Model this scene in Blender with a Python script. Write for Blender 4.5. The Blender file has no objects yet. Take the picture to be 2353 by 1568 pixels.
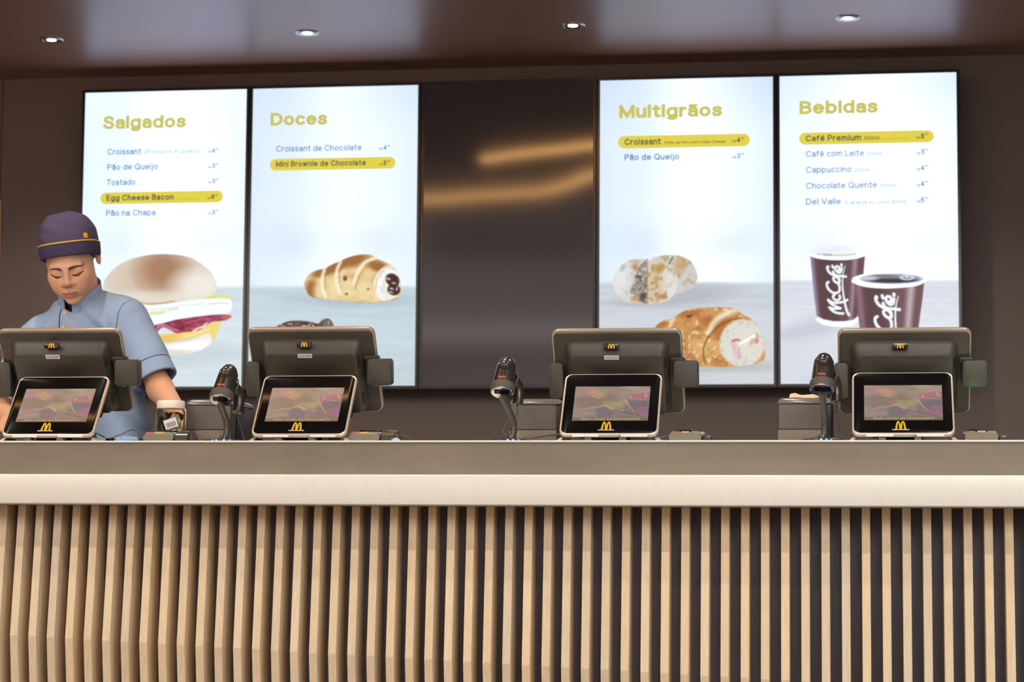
import bpy, bmesh, math, random
import numpy as np
from mathutils import Vector, Matrix

# ------------------------------------------------------------------ camera, light, exposure
SC = bpy.context.scene
COL = SC.collection
PW, PH = 2353.0, 1568.0
F_PX, YAW, PITCH, ROLL = 5388.676, 0.150510, 0.0970935, 0.00750256
CAM = np.array([2.327612, -9.099102, 0.68])
FWD = np.array([-math.sin(YAW)*math.cos(PITCH), math.cos(YAW)*math.cos(PITCH), math.sin(PITCH)])
_r0 = np.array([math.cos(YAW), math.sin(YAW), 0.0]); _u0 = np.cross(_r0, FWD)
RIGHT = _r0*math.cos(ROLL) + _u0*math.sin(ROLL)
UP = -_r0*math.sin(ROLL) + _u0*math.cos(ROLL)

def at(x, y, Y):
    """world point on the vertical plane Y = const seen at a photo pixel"""
    d = FWD*F_PX + RIGHT*(x-PW/2) - UP*(y-PH/2)
    return CAM + d*((Y-CAM[1])/d[1])

def px_of(P):
    d = np.asarray(P, float) - CAM
    z = d @ FWD
    return PW/2 + F_PX*(d @ RIGHT)/z, PH/2 - F_PX*(d @ UP)/z

cam_data = bpy.data.cameras.new('camera')
cam_data.sensor_width = 36.0
cam_data.lens = F_PX*36.0/PW
cam_data.clip_end = 60
cam = bpy.data.objects.new('camera', cam_data)
COL.objects.link(cam)
M = Matrix.Identity(4)
for i in range(3):
    M[i][0], M[i][1], M[i][2], M[i][3] = RIGHT[i], UP[i], -FWD[i], CAM[i]
cam.matrix_world = M
cam_data.dof.use_dof = True
cam_data.dof.focus_distance = 6.35
cam_data.dof.aperture_fstop = 5.6
SC.camera = cam

SC.view_settings.view_transform = 'Standard'
SC.view_settings.look = 'None'
SC.view_settings.exposure = 0.0
SC.view_settings.gamma = 1.0
SC.view_settings.use_curve_mapping = False

world = bpy.data.worlds.new('world'); SC.world = world
world.use_nodes = True
world.node_tree.nodes['Background'].inputs[0].default_value = (1.0, 0.88, 0.76, 1)
world.node_tree.nodes['Background'].inputs[1].default_value = 0.25

CEIL_Z = 2.710

def spot(name, loc, power, color, size=2.2, blend=0.6, radius=0.035, target=None):
    l = bpy.data.lights.new(name, 'SPOT')
    l.energy = power; l.color = color; l.spot_size = size; l.spot_blend = blend
    l.shadow_soft_size = radius
    o = bpy.data.objects.new(name, l); COL.objects.link(o); o.location = loc
    if target is not None:
        d = Vector(target) - Vector(loc)
        o.rotation_euler = d.to_track_quat('-Z', 'Y').to_euler()
    return o

WARM = (1.0, 0.96, 0.85)
def area(name, loc, sx, sy, power, color, rot=(0, 0, 0)):
    l = bpy.data.lights.new(name, 'AREA'); l.shape = 'RECTANGLE'; l.size = sx; l.size_y = sy
    l.energy = power; l.color = color
    o = bpy.data.objects.new(name, l); COL.objects.link(o); o.location = loc; o.rotation_euler = rot
    return o
# two rows of recessed lamps over the customer side of the counter (above the frame)
for x in (-1.4, -0.85, 1.05, 1.95, 2.85, 3.75):
    spot('counter_row_lamp', (x, -4.10, CEIL_Z-0.02), 14, WARM, 2.3, 0.5, 0.02, (x, -3.55, 0.6))
for x in (-1.5, -0.55, 1.0, 2.0, 3.0, 4.0):
    spot('lobby_row_lamp', (x, -4.75, CEIL_Z-0.02), 24, WARM, 2.0, 0.5, 0.02, (x, -3.6, 0.6))
# added unseen area light, brightens the lobby ceiling mirrored in the dark screen
area('added_ceiling_fill', (-0.4, -8.6, 2.05), 3.4, 5.6, 80, (1.0, 0.95, 0.95), (math.pi, 0, 0))
# recessed lamps over the worktop itself
for x in (-0.85, 0.00, 1.00, 2.00, 2.95):
    spot('worktop_lamp', (x, -2.75, CEIL_Z-0.02), 24, WARM, 1.45, 0.8, 0.02, (x, -2.75, 0.8))
# added unseen area lights that give the counter its broad frontal light
area('added_lobby_fill', (3.9, -8.0, CEIL_Z-0.02), 3.4, 4.0, 255, (1.0, 1.0, 0.96))
area('added_lobby_fill', (-2.3, -7.4, CEIL_Z-0.02), 1.6, 3.4, 120, (1.0, 0.98, 0.89))
area('added_wall_fill', (0.5, -10.4, 2.6), 7.0, 0.5, 600, (1.0, 0.96, 0.95), (math.radians(-62), 0, 0))  # added area light, brightens the far wall for the dark screen's reflection

# ------------------------------------------------------------------ helpers
def lin(c):
    c = np.asarray(c, float)/255.0
    return np.where(c <= 0.04045, c/12.92, ((c+0.055)/1.055)**2.4)

def mat(name, rgb, rough=0.5, metal=0.0, spec=0.5, noise=0.0, nscale=(40, 40, 40), bump=0.0, bscale=None, coat=0.0, trans=0.0, alpha=1.0, sss=0.0, ior=1.5):
    m = bpy.data.materials.new(name); m.use_nodes = True
    nt = m.node_tree; b = nt.nodes['Principled BSDF']
    c = lin(rgb)
    b.inputs['Base Color'].default_value = (*c, 1)
    b.inputs['Roughness'].default_value = rough
    b.inputs['Metallic'].default_value = metal
    b.inputs['Specular IOR Level'].default_value = spec
    b.inputs['IOR'].default_value = ior
    b.inputs['Coat Weight'].default_value = coat
    b.inputs['Transmission Weight'].default_value = trans
    b.inputs['Alpha'].default_value = alpha
    if sss:
        b.inputs['Subsurface Weight'].default_value = sss
        b.inputs['Subsurface Radius'].default_value = (0.012, 0.005, 0.003)
        b.inputs['Subsurface Scale'].default_value = 1.0
    if noise or bump:
        tc = nt.nodes.new('ShaderNodeTexCoord'); mp = nt.nodes.new('ShaderNodeMapping')
        nt.links.new(tc.outputs['Object'], mp.inputs['Vector'])
        mp.inputs['Scale'].default_value = nscale
        n = nt.nodes.new('ShaderNodeTexNoise'); n.inputs['Scale'].default_value = 1.0
        n.inputs['Detail'].default_value = 4.0
        nt.links.new(mp.outputs['Vector'], n.inputs['Vector'])
        if noise:
            r = nt.nodes.new('ShaderNodeValToRGB')
            r.color_ramp.elements[0].position = 0.3; r.color_ramp.elements[1].position = 0.7
            r.color_ramp.elements[0].color = (*(c*(1-noise)), 1)
            r.color_ramp.elements[1].color = (*np.minimum(c*(1+noise), 1), 1)
            nt.links.new(n.outputs['Fac'], r.inputs['Fac'])
            nt.links.new(r.outputs['Color'], b.inputs['Base Color'])
        if bump:
            bp = nt.nodes.new('ShaderNodeBump'); bp.inputs['Strength'].default_value = bump
            bp.inputs['Distance'].default_value = 0.002
            if bscale:
                mp2 = nt.nodes.new('ShaderNodeMapping'); mp2.inputs['Scale'].default_value = bscale
                nt.links.new(tc.outputs['Object'], mp2.inputs['Vector'])
                n2 = nt.nodes.new('ShaderNodeTexNoise'); n2.inputs['Scale'].default_value = 1.0
                nt.links.new(mp2.outputs['Vector'], n2.inputs['Vector'])
                nt.links.new(n2.outputs['Fac'], bp.inputs['Height'])
            else:
                nt.links.new(n.outputs['Fac'], bp.inputs['Height'])
            nt.links.new(bp.outputs['Normal'], b.inputs['Normal'])
    return m

def emis(name, rgb, strength=1.0, sample=False):
    m = bpy.data.materials.new(name); m.use_nodes = True
    nt = m.node_tree; nt.nodes.remove(nt.nodes['Principled BSDF'])
    e = nt.nodes.new('ShaderNodeEmission')
    e.inputs[0].default_value = (*lin(rgb), 1); e.inputs[1].default_value = strength
    nt.links.new(e.outputs[0], nt.nodes['Material Output'].inputs[0])
    if not sample: m.cycles.emission_sampling = 'NONE'
    return m

def emis_attr(name, strength=1.0, gloss=0.0):
    """picture of a display: light given off by each point of the panel"""
    m = bpy.data.materials.new(name); m.use_nodes = True
    nt = m.node_tree; b = nt.nodes['Principled BSDF']
    b.inputs['Base Color'].default_value = (0.012, 0.012, 0.014, 1)
    b.inputs['Roughness'].default_value = 0.25
    b.inputs['Specular IOR Level'].default_value = gloss
    a = nt.nodes.new('ShaderNodeAttribute'); a.attribute_name = 'picture'
    nt.links.new(a.outputs['Color'], b.inputs['Emission Color'])
    b.inputs['Emission Strength'].default_value = strength
    m.cycles.emission_sampling = 'NONE'
    return m

def vcol_mat(name, rough=0.5, spec=0.4, sss=0.0, bump=0.0, bscale=300):
    m = bpy.data.materials.new(name); m.use_nodes = True
    nt = m.node_tree; b = nt.nodes['Principled BSDF']
    a = nt.nodes.new('ShaderNodeAttribute'); a.attribute_name = 'tone'
    nt.links.new(a.outputs['Color'], b.inputs['Base Color'])
    b.inputs['Roughness'].default_value = rough
    b.inputs['Specular IOR Level'].default_value = spec
    if sss:
        b.inputs['Subsurface Weight'].default_value = sss
        b.inputs['Subsurface Radius'].default_value = (0.010, 0.004, 0.002)
        b.inputs['Subsurface Scale'].default_value = 1.0
    if bump:
        tc = nt.nodes.new('ShaderNodeTexCoord'); n = nt.nodes.new('ShaderNodeTexNoise')
        n.inputs['Scale'].default_value = bscale
        nt.links.new(tc.outputs['Object'], n.inputs['Vector'])
        bp = nt.nodes.new('ShaderNodeBump'); bp.inputs['Strength'].default_value = bump; bp.inputs['Distance'].default_value = 0.0006
        nt.links.new(n.outputs['Fac'], bp.inputs['Height']); nt.links.new(bp.outputs['Normal'], b.inputs['Normal'])
    return m

def link_mesh(name, me, material, parent=None, smooth=None):
    o = bpy.data.objects.new(name, me); COL.objects.link(o)
    mats = material if isinstance(material, (list, tuple)) else [material]
    for m in mats: me.materials.append(m)
    if parent is not None: o.parent = parent
    if smooth is not None:
        me.shade_smooth()
        if smooth < 3.1:
            me.set_sharp_from_angle(angle=smooth)
    return o

def obj(name, bm, material, parent=None, smooth=math.radians(40)):
    bmesh.ops.recalc_face_normals(bm, faces=bm.faces)
    me = bpy.data.meshes.new(name); bm.to_mesh(me); bm.free()
    return link_mesh(name, me, material, parent, smooth)

def pyobj(name, verts, faces, material, parent=None, smooth=None):
    me = bpy.data.meshes.new(name)
    me.from_pydata([tuple(map(float, v)) for v in verts], [], [tuple(int(i) for i in f) for f in faces]); me.update()
    return link_mesh(name, me, material, parent, smooth)

def thing(name, label, cat, loc=(0, 0, 0), rotz=0.0, group=None):
    o = bpy.data.objects.new(name, None); COL.objects.link(o)
    o.location = loc; o.rotation_euler = (0, 0, rotz); o.empty_display_size = 0.05
    return tag(o, label, cat, group)

def tag(o, label, cat, group=None, kind=None):
    if label: o['label'] = label
    if cat: o['category'] = cat
    if group: o['group'] = group
    if kind: o['kind'] = kind
    return o

def box(bm, lo, hi, bevel=0.0, seg=2):
    v = [bm.verts.new((x, y, z)) for z in (lo[2], hi[2]) for y in (lo[1], hi[1]) for x in (lo[0], hi[0])]
    fs = [(0, 2, 3, 1), (4, 5, 7, 6), (0, 1, 5, 4), (2, 6, 7, 3), (0, 4, 6, 2), (1, 3, 7, 5)]
    faces = [bm.faces.new([v[i] for i in f]) for f in fs]
    if bevel > 0:
        es = list({e for f in faces for e in f.edges})
        bmesh.ops.bevel(bm, geom=es, offset=bevel, segments=seg, affect='EDGES', profile=0.5)
    return bm

def newbox(lo, hi, bevel=0.0, seg=2):
    return box(bmesh.new(), lo, hi, bevel, seg)

def rrect(w, h, r, n=6, cx=0.0, cy=0.0):
    pts = []
    for sx, sy, a0 in ((1, 1, 0), (-1, 1, 90), (-1, -1, 180), (1, -1, 270)):
        for k in range(n+1):
            a = math.radians(a0 + 90*k/n)
            pts.append((cx+sx*(w/2-r)+r*math.cos(a), cy+sy*(h/2-r)+r*math.sin(a)))
    return pts

def loft(bm, loops, cap0=True, cap1=True, closed=True):
    rows = [[bm.verts.new(p) for p in lp] for lp in loops]
    n = len(rows[0])
    for a, b in zip(rows[:-1], rows[1:]):
        for i in range(n if closed else n-1):
            j = (i+1) % n
            bm.faces.new((a[i], a[j], b[j], b[i]))
    if cap0: bm.faces.new(list(reversed(rows[0])))
    if cap1: bm.faces.new(rows[-1])
    return rows

def spline(pts, n=8):
    """Catmull-Rom through the points, any dimension"""
    P = np.asarray(pts, float)
    Q = np.vstack([2*P[0]-P[1], P, 2*P[-1]-P[-2]])
    out = []
    for i in range(1, len(Q)-2):
        for t in np.linspace(0, 1, n, endpoint=False):
            a, b, c, d = Q[i-1], Q[i], Q[i+1], Q[i+2]
            out.append(0.5*((2*b)+(-a+c)*t+(2*a-5*b+4*c-d)*t*t+(-a+3*b-3*c+d)*t**3))
    out.append(P[-1])
    return np.array(out)

def cspline(pts, n=6):
    P = np.asarray(pts, float); m = len(P); out = []
    for i in range(m):
        a, b, c, d = P[(i-1) % m], P[i], P[(i+1) % m], P[(i+2) % m]
        for t in np.linspace(0, 1, n, endpoint=False):
            out.append(0.5*((2*b)+(-a+c)*t+(2*a-5*b+4*c-d)*t*t+(-a+3*b-3*c+d)*t**3))
    return np.array(out)

def tube(bm, path, rad, n=10, cap=True):
    path = [Vector(p) for p in path]
    rads = rad if hasattr(rad, '__len__') else [rad]*len(path)
    loops = []; prev = None
    for i, p in enumerate(path):
        t = (path[min(i+1, len(path)-1)] - path[max(i-1, 0)]).normalized()
        if prev is None:
            prev = t.orthogonal().normalized()
        prev = (prev - t*prev.dot(t)).normalized()
        s = t.cross(prev)
        loops.append([p + (prev*math.cos(2*math.pi*k/n) + s*math.sin(2*math.pi*k/n))*rads[i] for k in range(n)])
    loft(bm, loops, cap, cap)
    return bm

def lathe(bm, prof, n=32, c=(0, 0, 0)):
    loops = [[(c[0]+r*math.cos(2*math.pi*k/n), c[1]+r*math.sin(2*math.pi*k/n), c[2]+z) for k in range(n)] for r, z in prof]
    loft(bm, loops, True, True)
    return bm

class Frame:
    """local frame of a tilted face: u across, v up along the face, n out of the face"""
    def __init__(s, o, u, v, n):
        s.o, s.u, s.v, s.n = (np.array(a, float) for a in (o, u, v, n))
    def p(s, u, v, n=0.0):
        return tuple(s.o + s.u*u + s.v*v + s.n*n)

def plate(bm, fr, loop, n0, n1, bevel=0.0, inset_back=0.0):
    """prism of a 2-d loop on a frame from n0 to n1 with a rounded front edge"""
    def sc(lp, d):
        c = np.mean(lp, 0); out = []
        w = np.ptp(np.array(lp)[:, 0]); h = np.ptp(np.array(lp)[:, 1])
        for p in lp:
            out.append((c[0]+(p[0]-c[0])*(1-2*d/w), c[1]+(p[1]-c[1])*(1-2*d/h)))
        return out
    loops = []
    if bevel > 0:
        loops.append([fr.p(*q, n0) for q in sc(loop, bevel)])
        loops.append([fr.p(*q, n0+bevel*0.3) for q in sc(loop, bevel*0.3)])
        loops.append([fr.p(*q, n0+bevel) for q in loop])
        loops.append([fr.p(*q, n1-bevel) for q in loop])
        loops.append([fr.p(*q, n1-bevel*0.3) for q in sc(loop, bevel*0.3)])
        loops.append([fr.p(*q, n1) for q in sc(loop, bevel)])
    else:
        loops = [[fr.p(*q, n0) for q in loop], [fr.p(*q, n1) for q in loop]]
    loft(bm, loops)
    return bm

# ---- a plain grotesque alphabet drawn as strokes (cap height 1, x-height 0.72)
def _arc(cx, cy, rx, ry, a0, a1, n=14):
    return [(cx+rx*math.cos(math.radians(a0+(a1-a0)*k/n)), cy+ry*math.sin(math.radians(a0+(a1-a0)*k/n))) for k in range(n+1)]
def _sp(*p): return [tuple(q) for q in spline(p, 5)]
_BOWL = _arc(.28, .36, .28, .36, 0, 360, 20)
_ARCH = _sp((0, .42), (.07, .62), (.25, .72), (.43, .65), (.50, .48), (.50, 0))
_S_ = _sp((.45, .57), (.37, .69), (.23, .72), (.08, .68), (.02, .55), (.10, .43), (.26, .37), (.42, .29), (.47, .17), (.39, .04), (.24, 0), (.08, .03), (0, .15))
_A_ = [_sp((.03, .55), (.10, .68), (.25, .72), (.41, .67), (.48, .52), (.48, 0)), _sp((.48, .41), (.26, .40), (.07, .33), (.01, .18), (.07, .04), (.2, 0), (.37, .05), (.48, .19))]
_E_ = [[(0.01, .38), (.56, .38)], _arc(.28, .36, .28, .36, 4, 318)]
GLYPH = {
 'a': (.48, _A_), '\u00e3': (.48, _A_+[_sp((.06, .90), (.15, .97), (.25, .93), (.35, .89), (.44, .96))]),
 'b': (.56, [[(0, 0), (0, 1)], _BOWL]), 'c': (.50, [_arc(.28, .36, .28, .36, 42, 318)]), 'd': (.56, [_BOWL, [(.56, 0), (.56, 1)]]),
 'e': (.56, _E_), '\u00e9': (.56, _E_+[[(.24, .88), (.38, 1.02)]]),
 'f': (.34, [_sp((.13, 0), (.13, .5), (.13, .8), (.19, .96), (.36, .99)), [(0, .70), (.34, .70)]]),
 'g': (.56, [_BOWL, _sp((.56, .72), (.56, .3), (.56, -.06), (.47, -.22), (.28, -.27), (.06, -.20))]),
 'h': (.50, [[(0, 0), (0, 1)], _ARCH]), 'i': (.0, [[(0, 0), (0, .72)], [(0, .97), (0, 1.0)]]), 'j': (.12, [_sp((.12, .72), (.12, .3), (.12, -.1), (.06, -.24), (-.04, -.26)), [(.12, .97), (.12, 1.0)]]),
 'l': (.0, [[(0, 0), (0, 1)]]), 'm': (.86, [[(0, 0), (0, .72)], [(q[0]*.86, q[1]) for q in _ARCH], [(.43+q[0]*.86, q[1]) for q in _ARCH]]),
 'n': (.50, [[(0, 0), (0, .72)], _ARCH]), 'o': (.56, [_BOWL]), 'p': (.56, [[(0, -.27), (0, .72)], _BOWL]),
 'r': (.28, [[(0, 0), (0, .72)], _sp((0, .40), (.06, .60), (.16, .70), (.30, .70))]), 's': (.46, [_S_]),
 't': (.34, [_sp((.14, .93), (.14, .5), (.14, .16), (.20, .02), (.35, .02)), [(0, .72), (.34, .72)]]),
 'u': (.50, [_sp((0, .72), (0, .25), (.06, .06), (.22, 0), (.40, .07), (.50, .28)), [(.50, .72), (.50, 0)]]),
 'v': (.50, [[(0, .72), (.25, 0)], [(.25, 0), (.50, .72)]]), 'w': (.76, [[(0, .72), (.19, 0)], [(.19, 0), (.38, .72)], [(.38, .72), (.57, 0)], [(.57, 0), (.76, .72)]]),
 'y': (.50, [[(0, .72), (.27, .02)], [(.50, .72), (.16, -.26)]]), 'z': (.42, [[(0, .72), (.42, .72)], [(.42, .72), (0, 0)], [(0, 0), (.42, 0)]]),
 'A': (.74, [[(0, 0), (.37, 1)], [(.37, 1), (.74, 0)], [(.14, .32), (.60, .32)]]),
 'B': (.60, [[(0, 0), (0, 1)], _sp((0, 1), (.30, 1), (.50, .93), (.55, .77), (.49, .61), (.30, .54), (0, .54)), _sp((.30, .54), (.52, .47), (.60, .28), (.53, .08), (.30, 0), (0, 0))]),
 'C': (.74, [_arc(.40, .5, .40, .5, 38, 322, 20)]), 'D': (.68, [[(0, 0), (0, 1)], _sp((0, 1), (.26, 1), (.50, .92), (.66, .70), (.68, .5), (.66, .30), (.50, .08), (.26, 0), (0, 0))]),
 'E': (.54, [[(0, 0), (0, 1)], [(0, 1), (.54, 1)], [(0, .52), (.50, .52)], [(0, 0), (.54, 0)]]),
 'G': (.76, [_arc(.40, .5, .40, .5, 42, 350, 20), [(.46, .46), (.78, .46)], [(.78, .46), (.78, 0)]]), 'H': (.66, [[(0, 0), (0, 1)], [(.66, 0), (.66, 1)], [(0, .52), (.66, .52)]]),
 'L': (.50, [[(0, 0), (0, 1)], [(0, 0), (.50, 0)]]), 'I': (0, [[(0, 0), (0, 1)]]),
 'M': (.84, [[(0, 0), (0, 1)], [(0, 1), (.42, .06)], [(.42, .06), (.84, 1)], [(.84, 0), (.84, 1)]]), 'N': (.68, [[(0, 0), (0, 1)], [(0, 1), (.68, 0)], [(.68, 0), (.68, 1)]]),
 'P': (.58, [[(0, 0), (0, 1)], _sp((0, 1), (.30, 1), (.50, .94), (.58, .74), (.50, .53), (.30, .46), (0, .46))]),
 'Q': (.80, [_arc(.40, .5, .40, .5, 0, 360, 24), [(.50, .22), (.78, -.06)]]),
 'R': (.60, [[(0, 0), (0, 1)], _sp((0, 1), (.30, 1), (.50, .94), (.57, .76), (.50, .58), (.30, .51), (0, .51)), [(.32, .51), (.60, 0)]]),
 'S': (.58, [[(q[0]*1.24, q[1]/.72) for q in _S_]]), 'T': (.62, [[(0, 1), (.62, 1)], [(.31, 1), (.31, 0)]]),
 'U': (.62, [_sp((0, 1), (0, .5), (.02, .25), (.12, .06), (.31, 0), (.50, .06), (.60, .25), (.62, .5), (.62, 1))]), 'V': (.68, [[(0, 1), (.34, 0)], [(.34, 0), (.68, 1)]]),
 '0': (.52, [_arc(.26, .5, .26, .5, 0, 360, 22)]), '2': (.50, [_sp((.02, .74), (.08, .92), (.24, 1), (.42, .93), (.48, .75), (.40, .55), (.18, .30), (0, .02)), [(0, 0), (.50, 0)]]),
 '3': (.50, [_sp((.03, .80), (.10, .95), (.25, 1), (.42, .94), (.47, .76), (.40, .60), (.20, .54)), _sp((.20, .54), (.42, .48), (.50, .28), (.42, .06), (.24, 0), (.08, .05), (0, .22))]),
 '4': (.56, [[(.42, 0), (.42, 1)], [(.42, 1), (0, .28)], [(0, .28), (.56, .28)]]),
 '6': (.52, [_arc(.26, .31, .26, .31, 0, 360, 18), _sp((.46, .88), (.34, .99), (.18, .94), (.05, .72), (0, .42), (.02, .26))]),
 '9': (.52, [_arc(.26, .69, .26, .31, 0, 360, 18), _sp((.06, .12), (.18, .01), (.34, .06), (.47, .28), (.52, .58), (.50, .74))]),
 '$': (.50, [[(q[0]*1.08, q[1]/.72) for q in _S_], [(.25, -.10), (.25, 1.10)]]),
 '(': (.16, [_sp((.16, 1.05), (.03, .75), (0, .42), (.03, .10), (.16, -.2))]), ')': (.16, [_sp((0, 1.05), (.13, .75), (.16, .42), (.13, .10), (0, -.2))]),
 '-': (.28, [[(0, .38), (.28, .38)]]), "'": (0, [[(0, .78), (0, 1.0)]]), '.': (0, [[(0, 0), (0, .02)]]),
}
_font_cache = {}
def text_geo(s, w=0.14, shear=0.0, gap=None):
    """flat outline of a line of writing in units of the cap height, strokes of width w"""
    key = (s, w, shear, gap)
    if key in _font_cache: return _font_cache[key]
    gap = (0.17-0.25*w) if gap is None else gap
    V, Fc = [], []; x = 0.0; h = w/2
    for ch in s:
        if ch == ' ':
            x += 0.36; continue
        wd, strokes = GLYPH[ch]
        for st in strokes:
            P = np.array([(x+h+p[0]*(1-0.5*w), h+p[1]*(1-w)) for p in st], float)
            keep = [0]+[k for k in range(1, len(P)) if np.hypot(*(P[k]-P[k-1])) > 1e-4]
            P = P[keep]; closed = np.hypot(*(P[0]-P[-1])) < 1e-3
            if closed: P = P[:-1]
            n = len(P); T = np.zeros_like(P)
            for k in range(n):
                if closed: T[k] = P[(k+1) % n]-P[k-1]
                else: T[k] = P[min(k+1, n-1)]-P[max(k-1, 0)]
            T /= np.hypot(T[:, 0], T[:, 1])[:, None]
            if not closed:
                P[0] = P[0]-T[0]*h*0.98; P[-1] = P[-1]+T[-1]*h*0.98
            N = np.stack([-T[:, 1], T[:, 0]], 1)*h
            o = len(V)
            for k in range(n):
                V.append(P[k]+N[k]); V.append(P[k]-N[k])
            for k in range(n if closed else n-1):
                a, b = o+2*k, o+2*((k+1) % n)
                Fc.append((a, a+1, b+1, b))
        x += wd*(1-0.5*w)+w+gap
    V = np.array(V); V[:, 0] += V[:, 1]*shear
    _font_cache[key] = (V, Fc)
    return V, Fc

class Flat:
    """collects flat shapes (writing, bars) into one mesh through a mapping (u,v)->world"""
    def __init__(s): s.v = []; s.f = []
    def add(s, V3, faces):
        o = len(s.v); s.v += [tuple(p) for p in V3]; s.f += [tuple(i+o for i in f) for f in faces]
    def build(s, name, m, parent=None):
        return pyobj(name, s.v, s.f, m, parent)
# ------------------------------------------------------------------ materials of the place
M_WALL = mat('dark fabric wall', (140, 130, 127), 0.75, spec=0.3, noise=0.08, nscale=(600, 600, 600), bump=0.15)
M_CEIL = mat('dark brown satin ceiling', (168, 126, 104), 0.36, spec=1.0, ior=1.75, noise=0.05, nscale=(3, 3, 3))
M_CEIL.node_tree.nodes['Principled BSDF'].inputs['Specular Tint'].default_value = (0.78, 0.82, 1.0, 1)
M_LCEIL = mat('pale lobby ceiling', (205, 198, 198), 0.7)
M_FLOOR = mat('dark floor tile', (96, 84, 74), 0.4, noise=0.1, nscale=(4, 4, 4))
M_WOODWALL = mat('warm wood panelling', (176, 128, 82), 0.45, noise=0.12, nscale=(3, 3, 30))
M_GREYWALL = mat('grey lobby wall', (168, 160, 160), 0.7, noise=0.04, nscale=(2, 2, 2))
M_SEAM = mat('panel seam', (110, 92, 80), 0.6)
M_CREAM = mat('cream worktop slab', (232, 229, 219), 0.28, spec=0.5, noise=0.015, nscale=(30, 30, 30))
M_TAUPE = mat('taupe laminate', (127, 117, 102), 0.42, spec=0.5, noise=0.10, nscale=(5, 60, 14))
M_BACK = mat('charcoal backing board', (92, 88, 96), 0.6)
M_COVE = emis('lit cove strip', (255, 190, 120), 13.0, True)

def slat_mat(k, rgb):
    m = bpy.data.materials.new('pale oak slat'); m.use_nodes = True
    nt = m.node_tree; b = nt.nodes['Principled BSDF']
    tc = nt.nodes.new('ShaderNodeTexCoord'); mp = nt.nodes.new('ShaderNodeMapping')
    mp.inputs['Scale'].default_value = (420, 160, 7); mp.inputs['Location'].default_value = (k*3.1, 0, k*1.7)
    n = nt.nodes.new('ShaderNodeTexNoise'); n.inputs['Scale'].default_value = 1.0; n.inputs['Detail'].default_value = 5
    r = nt.nodes.new('ShaderNodeValToRGB'); c = lin(rgb)
    r.color_ramp.elements[0].position = 0.25; r.color_ramp.elements[1].position = 0.75
    r.color_ramp.elements[0].color = (*(c*0.86), 1); r.color_ramp.elements[1].color = (*np.minimum(c*1.10, 1), 1)
    nt.links.new(tc.outputs['Object'], mp.inputs['Vector']); nt.links.new(mp.outputs['Vector'], n.inputs['Vector'])
    nt.links.new(n.outputs['Fac'], r.inputs['Fac']); nt.links.new(r.outputs['Color'], b.inputs['Base Color'])
    b.inputs['Roughness'].default_value = 0.5; b.inputs['Specular IOR Level'].default_value = 0.35
    return m
M_SLAT = [slat_mat(k, c) for k, c in enumerate([(232, 210, 178), (226, 203, 172), (229, 205, 170), (222, 202, 174), (233, 208, 172)])]

# ------------------------------------------------------------------ the setting
def struct(name, bm, m, label, cat):
    o = obj(name, bm, m); tag(o, label, cat, kind='structure'); return o

struct('floor', newbox((-3.2, -14, -0.06), (6.2, 0.28, 0.0)), M_FLOOR, 'dark tiled floor under the counter and lobby', 'floor')
struct('wall_back', newbox((-3.2, 0.16, 0), (6.2, 0.28, CEIL_Z+0.2)), M_WALL, 'dark brown fabric textured wall behind the menu screens', 'wall')
struct('ceiling', newbox((-3.2, -5.2, CEIL_Z), (6.2, 0.16, CEIL_Z+0.1)), M_CEIL, 'glossy dark brown ceiling over the service area', 'ceiling')
struct('ceiling_lobby', newbox((-3.2, -14, CEIL_Z), (6.2, -5.2, CEIL_Z+0.1)), M_LCEIL, 'pale ceiling over the lobby', 'ceiling')
struct('wall_left', newbox((-3.3, -14, 0), (-3.2, 0.28, 2.82)), M_WOODWALL, 'warm wood panelled side wall on the left', 'wall')
struct('wall_right', newbox((6.2, -14, 0), (6.3, 0.28, 2.82)), M_WALL, 'dark side wall on the right', 'wall')
struct('wall_front', newbox((-3.2, -14.1, 0), (6.2, -14, 2.82)), M_GREYWALL, 'grey far wall of the lobby', 'wall')
s0 = at(8, 184, 0.16)
struct('trim_1', newbox((s0[0]-0.002, 0.156, 1.0), (s0[0]+0.002, 0.161, CEIL_Z)), M_SEAM, 'thin vertical seam in the dark wall at its left end', 'trim')
# small sliver of a pale door frame on the far left
d0 = at(-6, 520, 0.0)
struct('door_1', newbox((d0[0]-0.10, 0.145, 0.0), (at(2.0, 520, 0.145)[0], 0.16, at(0, 460, 0.145)[2]), 0.004), mat('pale door edge', (206, 176, 140), 0.5), 'pale edge of a doorway at the far left of the wall', 'door')

# light strips let into the ceiling over the staff side, above the frame (seen mirrored in the dark screen)
def mirrored(x, y, z=CEIL_Z-0.004):
    P = at(x, y, 0.0); d = P-CAM; d[1] = -d[1]
    return tuple(P+d*((z-P[2])/d[2]))
def cove(name, pts, r, label):
    bm = bmesh.new(); tube(bm, spline(pts, 8), r, 8)
    o = obj(name, bm, M_COVE); tag(o, label, 'light', group=None); o['kind'] = 'structure'
    return o
q = [mirrored(x, y) for x, y in ((980, 455), (1080, 448), (1200, 440), (1260, 434), (1310, 420), (1362, 400))]
q = [(q[0][0]-1.0, q[0][1]-0.12, q[0][2])]+q+[(q[-1][0]+0.25, q[-1][1]+0.16, q[-1][2])]
cove('trim_2', q, 0.030, 'curved warm light strip in the ceiling over the staff side')
q = [mirrored(x, y) for x, y in ((1110, 364), (1200, 350), (1290, 340), (1362, 331))]
cove('trim_3', q+[(q[-1][0]+0.3, q[-1][1]+0.05, q[-1][2])], 0.026, 'short warm light strip in the ceiling nearer the screens')

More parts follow.
